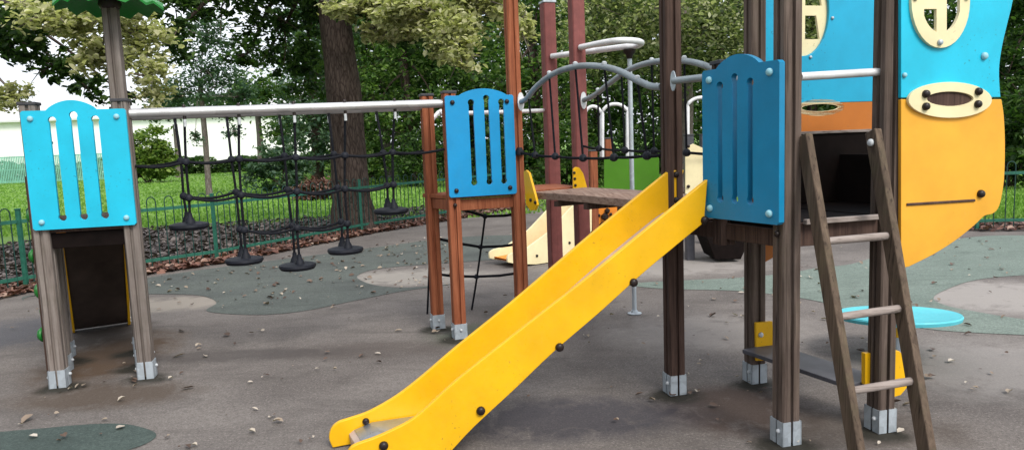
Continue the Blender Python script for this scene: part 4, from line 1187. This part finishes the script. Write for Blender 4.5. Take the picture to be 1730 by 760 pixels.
# slim trees on the lawn
sb = gz(354, 331); sb.z = 0
tree(sb, 4.2, .10, [pb(350, 120, 26, 70, 55, 1.2), pb(300, 165, 26, 55, 28, .9), pb(400, 165, 26, 50, 32, .9), pb(345, 60, 26, 50, 40, 1.0), pb(330, 230, 25.5, 14, 18, .3), pb(395, 225, 25.6, 16, 20, .3)],
     6500, .12, LBLUE, BARKG, 'slim young tree with blue green leaves standing alone on the lawn', clump=34, spread=.20, flare=1.25, shell=.3)
sb2 = gz(652, 300); sb2 = V((at(655, 290, 36).x, 36, 0))
tree(sb2, 6.0, .20, [pb(640, 120, 36, 90, 70, 2.2), pb(720, 100, 36, 90, 90, 2.2), pb(610, 40, 36, 80, 60, 2.0)], 7000, .22, LMID, BARKG, 'grey trunked tree on the far lawn seen right of the oak trunk', clump=40, spread=.2)

tree(V((at(300, 260, 50).x, 50, 0)), 3.6, .2, [pb(330, 178, 50, 60, 22, 2), pb(270, 190, 50, 40, 16, 1.5)], 2600, .26, LBLUE, BARKG, 'pale hazy far tree low behind the slim young tree', clump=36, spread=.26, limbs=False)
tree(V((at(440, 260, 47).x, 47, 0)), 4.4, .2, [pb(440, 160, 47, 70, 34, 2), pb(480, 215, 46, 36, 34, 1.5), pb(390, 190, 47, 30, 14, 1.2)], 4200, .26, LMID, BARKG, 'soft green far tree between the slim tree and the oak trunk', clump=36, spread=.26, limbs=False)
tree(V((at(-90, 260, 15).x, 15, 0)), 4.5, .2, [pb(20, 75, 13.5, 60, 50, .6), pb(95, 110, 13, 60, 36, .5), pb(150, 150, 13, 36, 26, .4), pb(70, 15, 13, 110, 30, .7), pb(215, 165, 13, 30, 22, .4), (V((at(-90, 260, 15).x - .6, 15, 5.4)), (1.6, 1.6, 1.3))], 6000, .115, LDARK, BARK, 'dark leaved tree reaching in from the left edge above the left tower', clump=24, spread=.10, shell=.3)
# rows of woodland trees behind
spec = [(535, 33, 'dark bushy tree at the left end of the woodland, behind the oak crown', LBLUE, 70, 100), (620, 37, 'mid green woodland tree half hidden by the oak trunk', LMID, 110, 130), (690, 31, 'dark woodland tree behind the red brown tower', LMID, 110, 140),
        (800, 34, 'dark woodland tree right behind the blue middle panel', LDARK, 100, 150), (905, 28, 'mid green tree behind the mauve brown posts', LMID, 100, 150), (1010, 33, 'bright green leafy tree behind the ring rail', LMID, 100, 150),
        (1120, 30, 'dark woodland tree behind the dark brown post', LDARK, 105, 150), (1240, 34, 'woodland tree seen between the dark post and the blue panel', LMID, 110, 150), (1370, 31, 'dark tree seen through the far porthole', LDARK, 110, 150),
        (1500, 36, 'dark woodland tree hidden behind the ship hull', LDARK, 110, 160), (1625, 31, 'dark woodland tree behind the cream porthole', LDARK, 100, 150), (1735, 26, 'dense dark tree at the right edge behind the fence', LDARK, 75, 130), (1860, 28, 'dark tree beyond the right frame edge', LDARK, 90, 150)]
for (x, Y, lab, mt_, rw, rh) in spec[:-1]:
    b = at(x, 260, Y); b = V((b.x, b.y, 0))
    yh = 240 - .039 * (x - 865)
    bl = [pb(x, yh - 150, Y, rw, 95, 2.2), pb(x - rw * .45, yh - 75, Y - .6, rw * .6, 70, 1.7), pb(x + rw * .45, yh - 70, Y - .4, rw * .6, 75, 1.7), pb(x, yh - 15, Y - 1, rw * .8, 50, 1.5), pb(x + 10, yh - 250, Y, rw * .85, 80, 2.0)]
    tree(b, 5.5, .22, bl, 7500, .19, mt_, BARK, lab, 'woodland trees behind the lawn', clump=46, spread=.22)
# shrubs
sh_spec = [(246, 42, 58, 54, LYEL, 'yellow green rounded bush on the far lawn left of the slim tree', 'shrub'),
           (475, 27, 55, 55, LBLUE, 'blue green bush at the edge of the woodland left of the oak', 'shrub'),
           (525, 22, 40, 22, LRED, 'low dry reddish brown bush beside the oak trunk', 'shrub'),
           (610, 30, 60, 50, LMID, 'leafy green bush low behind the oak trunk', 'shrub'),
           (720, 27, 60, 55, LDARK, 'dark bush behind the leftmost red brown post', 'shrub'),
           (850, 25, 70, 60, LDARK, 'dark bush seen below the blue middle panel rail', 'shrub'),
           (960, 24, 70, 60, LMID, 'green bush between the mauve brown posts', 'shrub'),
           (1090, 24, 70, 60, LDARK, 'dark bush behind the green panel of the small tower', 'shrub'),
           (1230, 22, 70, 60, LMID, 'green bush behind the ship tower slide entry', 'shrub'),
           (1400, 22, 80, 60, LDARK, 'dark bush seen through the ship tower', 'shrub'),
           (1700, 17, 55, 95, LDARK, 'tall dark hedge bush behind the right fence', 'shrub')]
for (x, Y, rw, rh, mt_, lab, nm) in sh_spec:
    b = at(x, 260, Y); b = V((b.x, b.y, 0)); k = Y / FOC
    zc = rh * k
    cx = b.x
    bl = [((cx, Y, zc * .9), (rw * k * .8, 1.2, zc * .9)), ((cx - rw * k * .5, Y - .3, zc * .6), (rw * k * .5, 1.0, zc * .6)), ((cx + rw * k * .5, Y - .3, zc * .65), (rw * k * .5, 1.0, zc * .65))]
    if mt_ is LRED: bl = [((cx, Y, .25), (.7, .5, .35)), ((cx + .5, Y, .3), (.5, .5, .3))]
    shrub(b, bl, 9000 if mt_ is LYEL else 3600, .21 if mt_ is LYEL else .15 if mt_ is not LRED else .12, mt_, lab, None, nm)

# far low hedge, woodland mass, mesh fence and pale building
def far_mass(name, x0, x1, Y, z0, z1, n, leaf, mat, dep=1.2):
    xs = rng.uniform(x0, x1, n); ys = Y + rng.normal(size=n) * dep * .5; zz = rng.uniform(0, 1, n) ** .8
    top = z1 * (.8 + .14 * np.sin(xs * .9) + .1 * np.sin(xs * 2.3 + 1)); zs = z0 + (top - z0) * zz
    return leaf_mesh(name, np.column_stack([xs, ys, zs]), leaf, mat, .3, .6, kind='stuff')
h1 = far_mass('hedge', -44, -10, 58, 0, 1.5, 11000, .3, LDARK)
far_mass('distant_woodland', -12, 60, 44, 0, 14, 30000, .5, LDARK, 5)
b0 = V((-78, 76, 0)); wb = thing('white_building', b0, 'long white rendered building beyond the lawn at the left', 'building')
wl_d = V((1, .05, 0)).normalized()
MB().box(b0 + wl_d * 28 + V((0, 4, 0)) + Z * 2.9, wl_d * 30, V((0, 4, 0)), Z * 2.9).build('wall', WALLW, wb)
m = MB(); L0 = b0 - wl_d * 2.5 + V((0, -.6, 5.8)); L1 = b0 + wl_d * 58.5 + V((0, -.6, 5.8))
m.add([L0, L1, L1 + V((0, 4.6, 2.2)), L0 + V((0, 4.6, 2.2)), L1 + V((0, 9.2, 0)), L0 + V((0, 9.2, 0)), L0 - Z * .2, L1 - Z * .2], [(0, 1, 2, 3), (3, 2, 4, 5), (0, 6, 7, 1), (1, 4, 2), (0, 3, 5), (0, 5, 4, 1)]).build('roof', ROOFM, wb)
mf = thing('mesh_fence', V((-52, 48, 0)), 'tall teal green mesh fence panels across the far lawn at the left edge', 'fence')
for k in range(8):
    a = V((-53 + k * 3.4, 48 + k * .25, 0))
    m = MB()
    for j in range(30): m.box(a + V((.1 + j * .11, .008 * j, .95)), V((.036, 0, 0)), V((0, .008, 0)), Z * .9)
    for z_ in (.15, .95, 1.8): m.box(a + V((1.7, .14, z_)), V((1.66, .12, 0)), V((0, .01, 0)), Z * .03)
    m.build('mesh_panel', MESHG, mf)
    MB().box(a + Z * 1.0, V((.04, 0, 0)), V((0, .04, 0)), Z * 1.0).build('fence_post', FENCEG, mf)

# ================================================================== LIGHT, SKY, CAMERA
w = bpy.data.worlds.new('World'); scene.world = w; w.use_nodes = True
nt = w.node_tree; bg = nt.nodes['Background']
sky = nt.nodes.new('ShaderNodeTexSky'); sky.sky_type = 'NISHITA'; sky.sun_disc = False
SUN_EL, SUN_AZ = 46.0, 148.0                       # azimuth: clockwise from +Y
sky.sun_elevation = R(SUN_EL); sky.sun_rotation = R(SUN_AZ)
sky.air_density = 1.0; sky.dust_density = 4.0; sky.ozone_density = 1.0
tcw = nt.nodes.new('ShaderNodeTexCoord'); nzw = nt.nodes.new('ShaderNodeTexNoise'); nzw.inputs['Scale'].default_value = 2.2; nzw.inputs['Detail'].default_value = 6
nt.links.new(tcw.outputs['Generated'], nzw.inputs['Vector'])
rpw = nt.nodes.new('ShaderNodeValToRGB'); rpw.color_ramp.elements[0].position = .32; rpw.color_ramp.elements[1].position = .56
rpw.color_ramp.elements[0].color = (.45, .45, .45, 1); rpw.color_ramp.elements[1].color = (1, 1, 1, 1)
nt.links.new(nzw.outputs['Fac'], rpw.inputs['Fac'])
mxw = nt.nodes.new('ShaderNodeMix'); mxw.data_type = 'RGBA'; nt.links.new(rpw.outputs[0], mxw.inputs[0])
nt.links.new(sky.outputs[0], mxw.inputs[6]); mxw.inputs[7].default_value = (7.2, 7.5, 8.0, 1)   # bright thin cloud
nt.links.new(mxw.outputs[2], bg.inputs['Color']); bg.inputs['Strength'].default_value = .088
sd_ = bpy.data.lights.new('sun', 'SUN'); sd_.energy = 1.5; sd_.angle = R(24); sd_.color = (1, .95, .88)
so = bpy.data.objects.new('sun', sd_); COL.objects.link(so)
sv = V((math.sin(R(SUN_AZ)) * math.cos(R(SUN_EL)), math.cos(R(SUN_AZ)) * math.cos(R(SUN_EL)), math.sin(R(SUN_EL))))
so.rotation_euler = sv.to_track_quat('Z', 'Y').to_euler(); so.location = sv * 40

cd = bpy.data.cameras.new('camera'); cd.sensor_width = 36; cd.sensor_fit = 'HORIZONTAL'; cd.lens = FOC / W * 36
cd.clip_start = .05; cd.clip_end = 3000
co = bpy.data.objects.new('camera', cd); COL.objects.link(co)
rot = Matrix((RIGHT, UP, -FWD)).transposed()
co.matrix_world = Matrix.Translation(CAM) @ rot.to_4x4()
scene.camera = co
vs_ = scene.view_settings; vs_.view_transform = 'Standard'; vs_.look = 'None'; vs_.gamma = 1; vs_.exposure = 1.05
scene.cycles.max_bounces = 6; scene.cycles.use_denoising = True
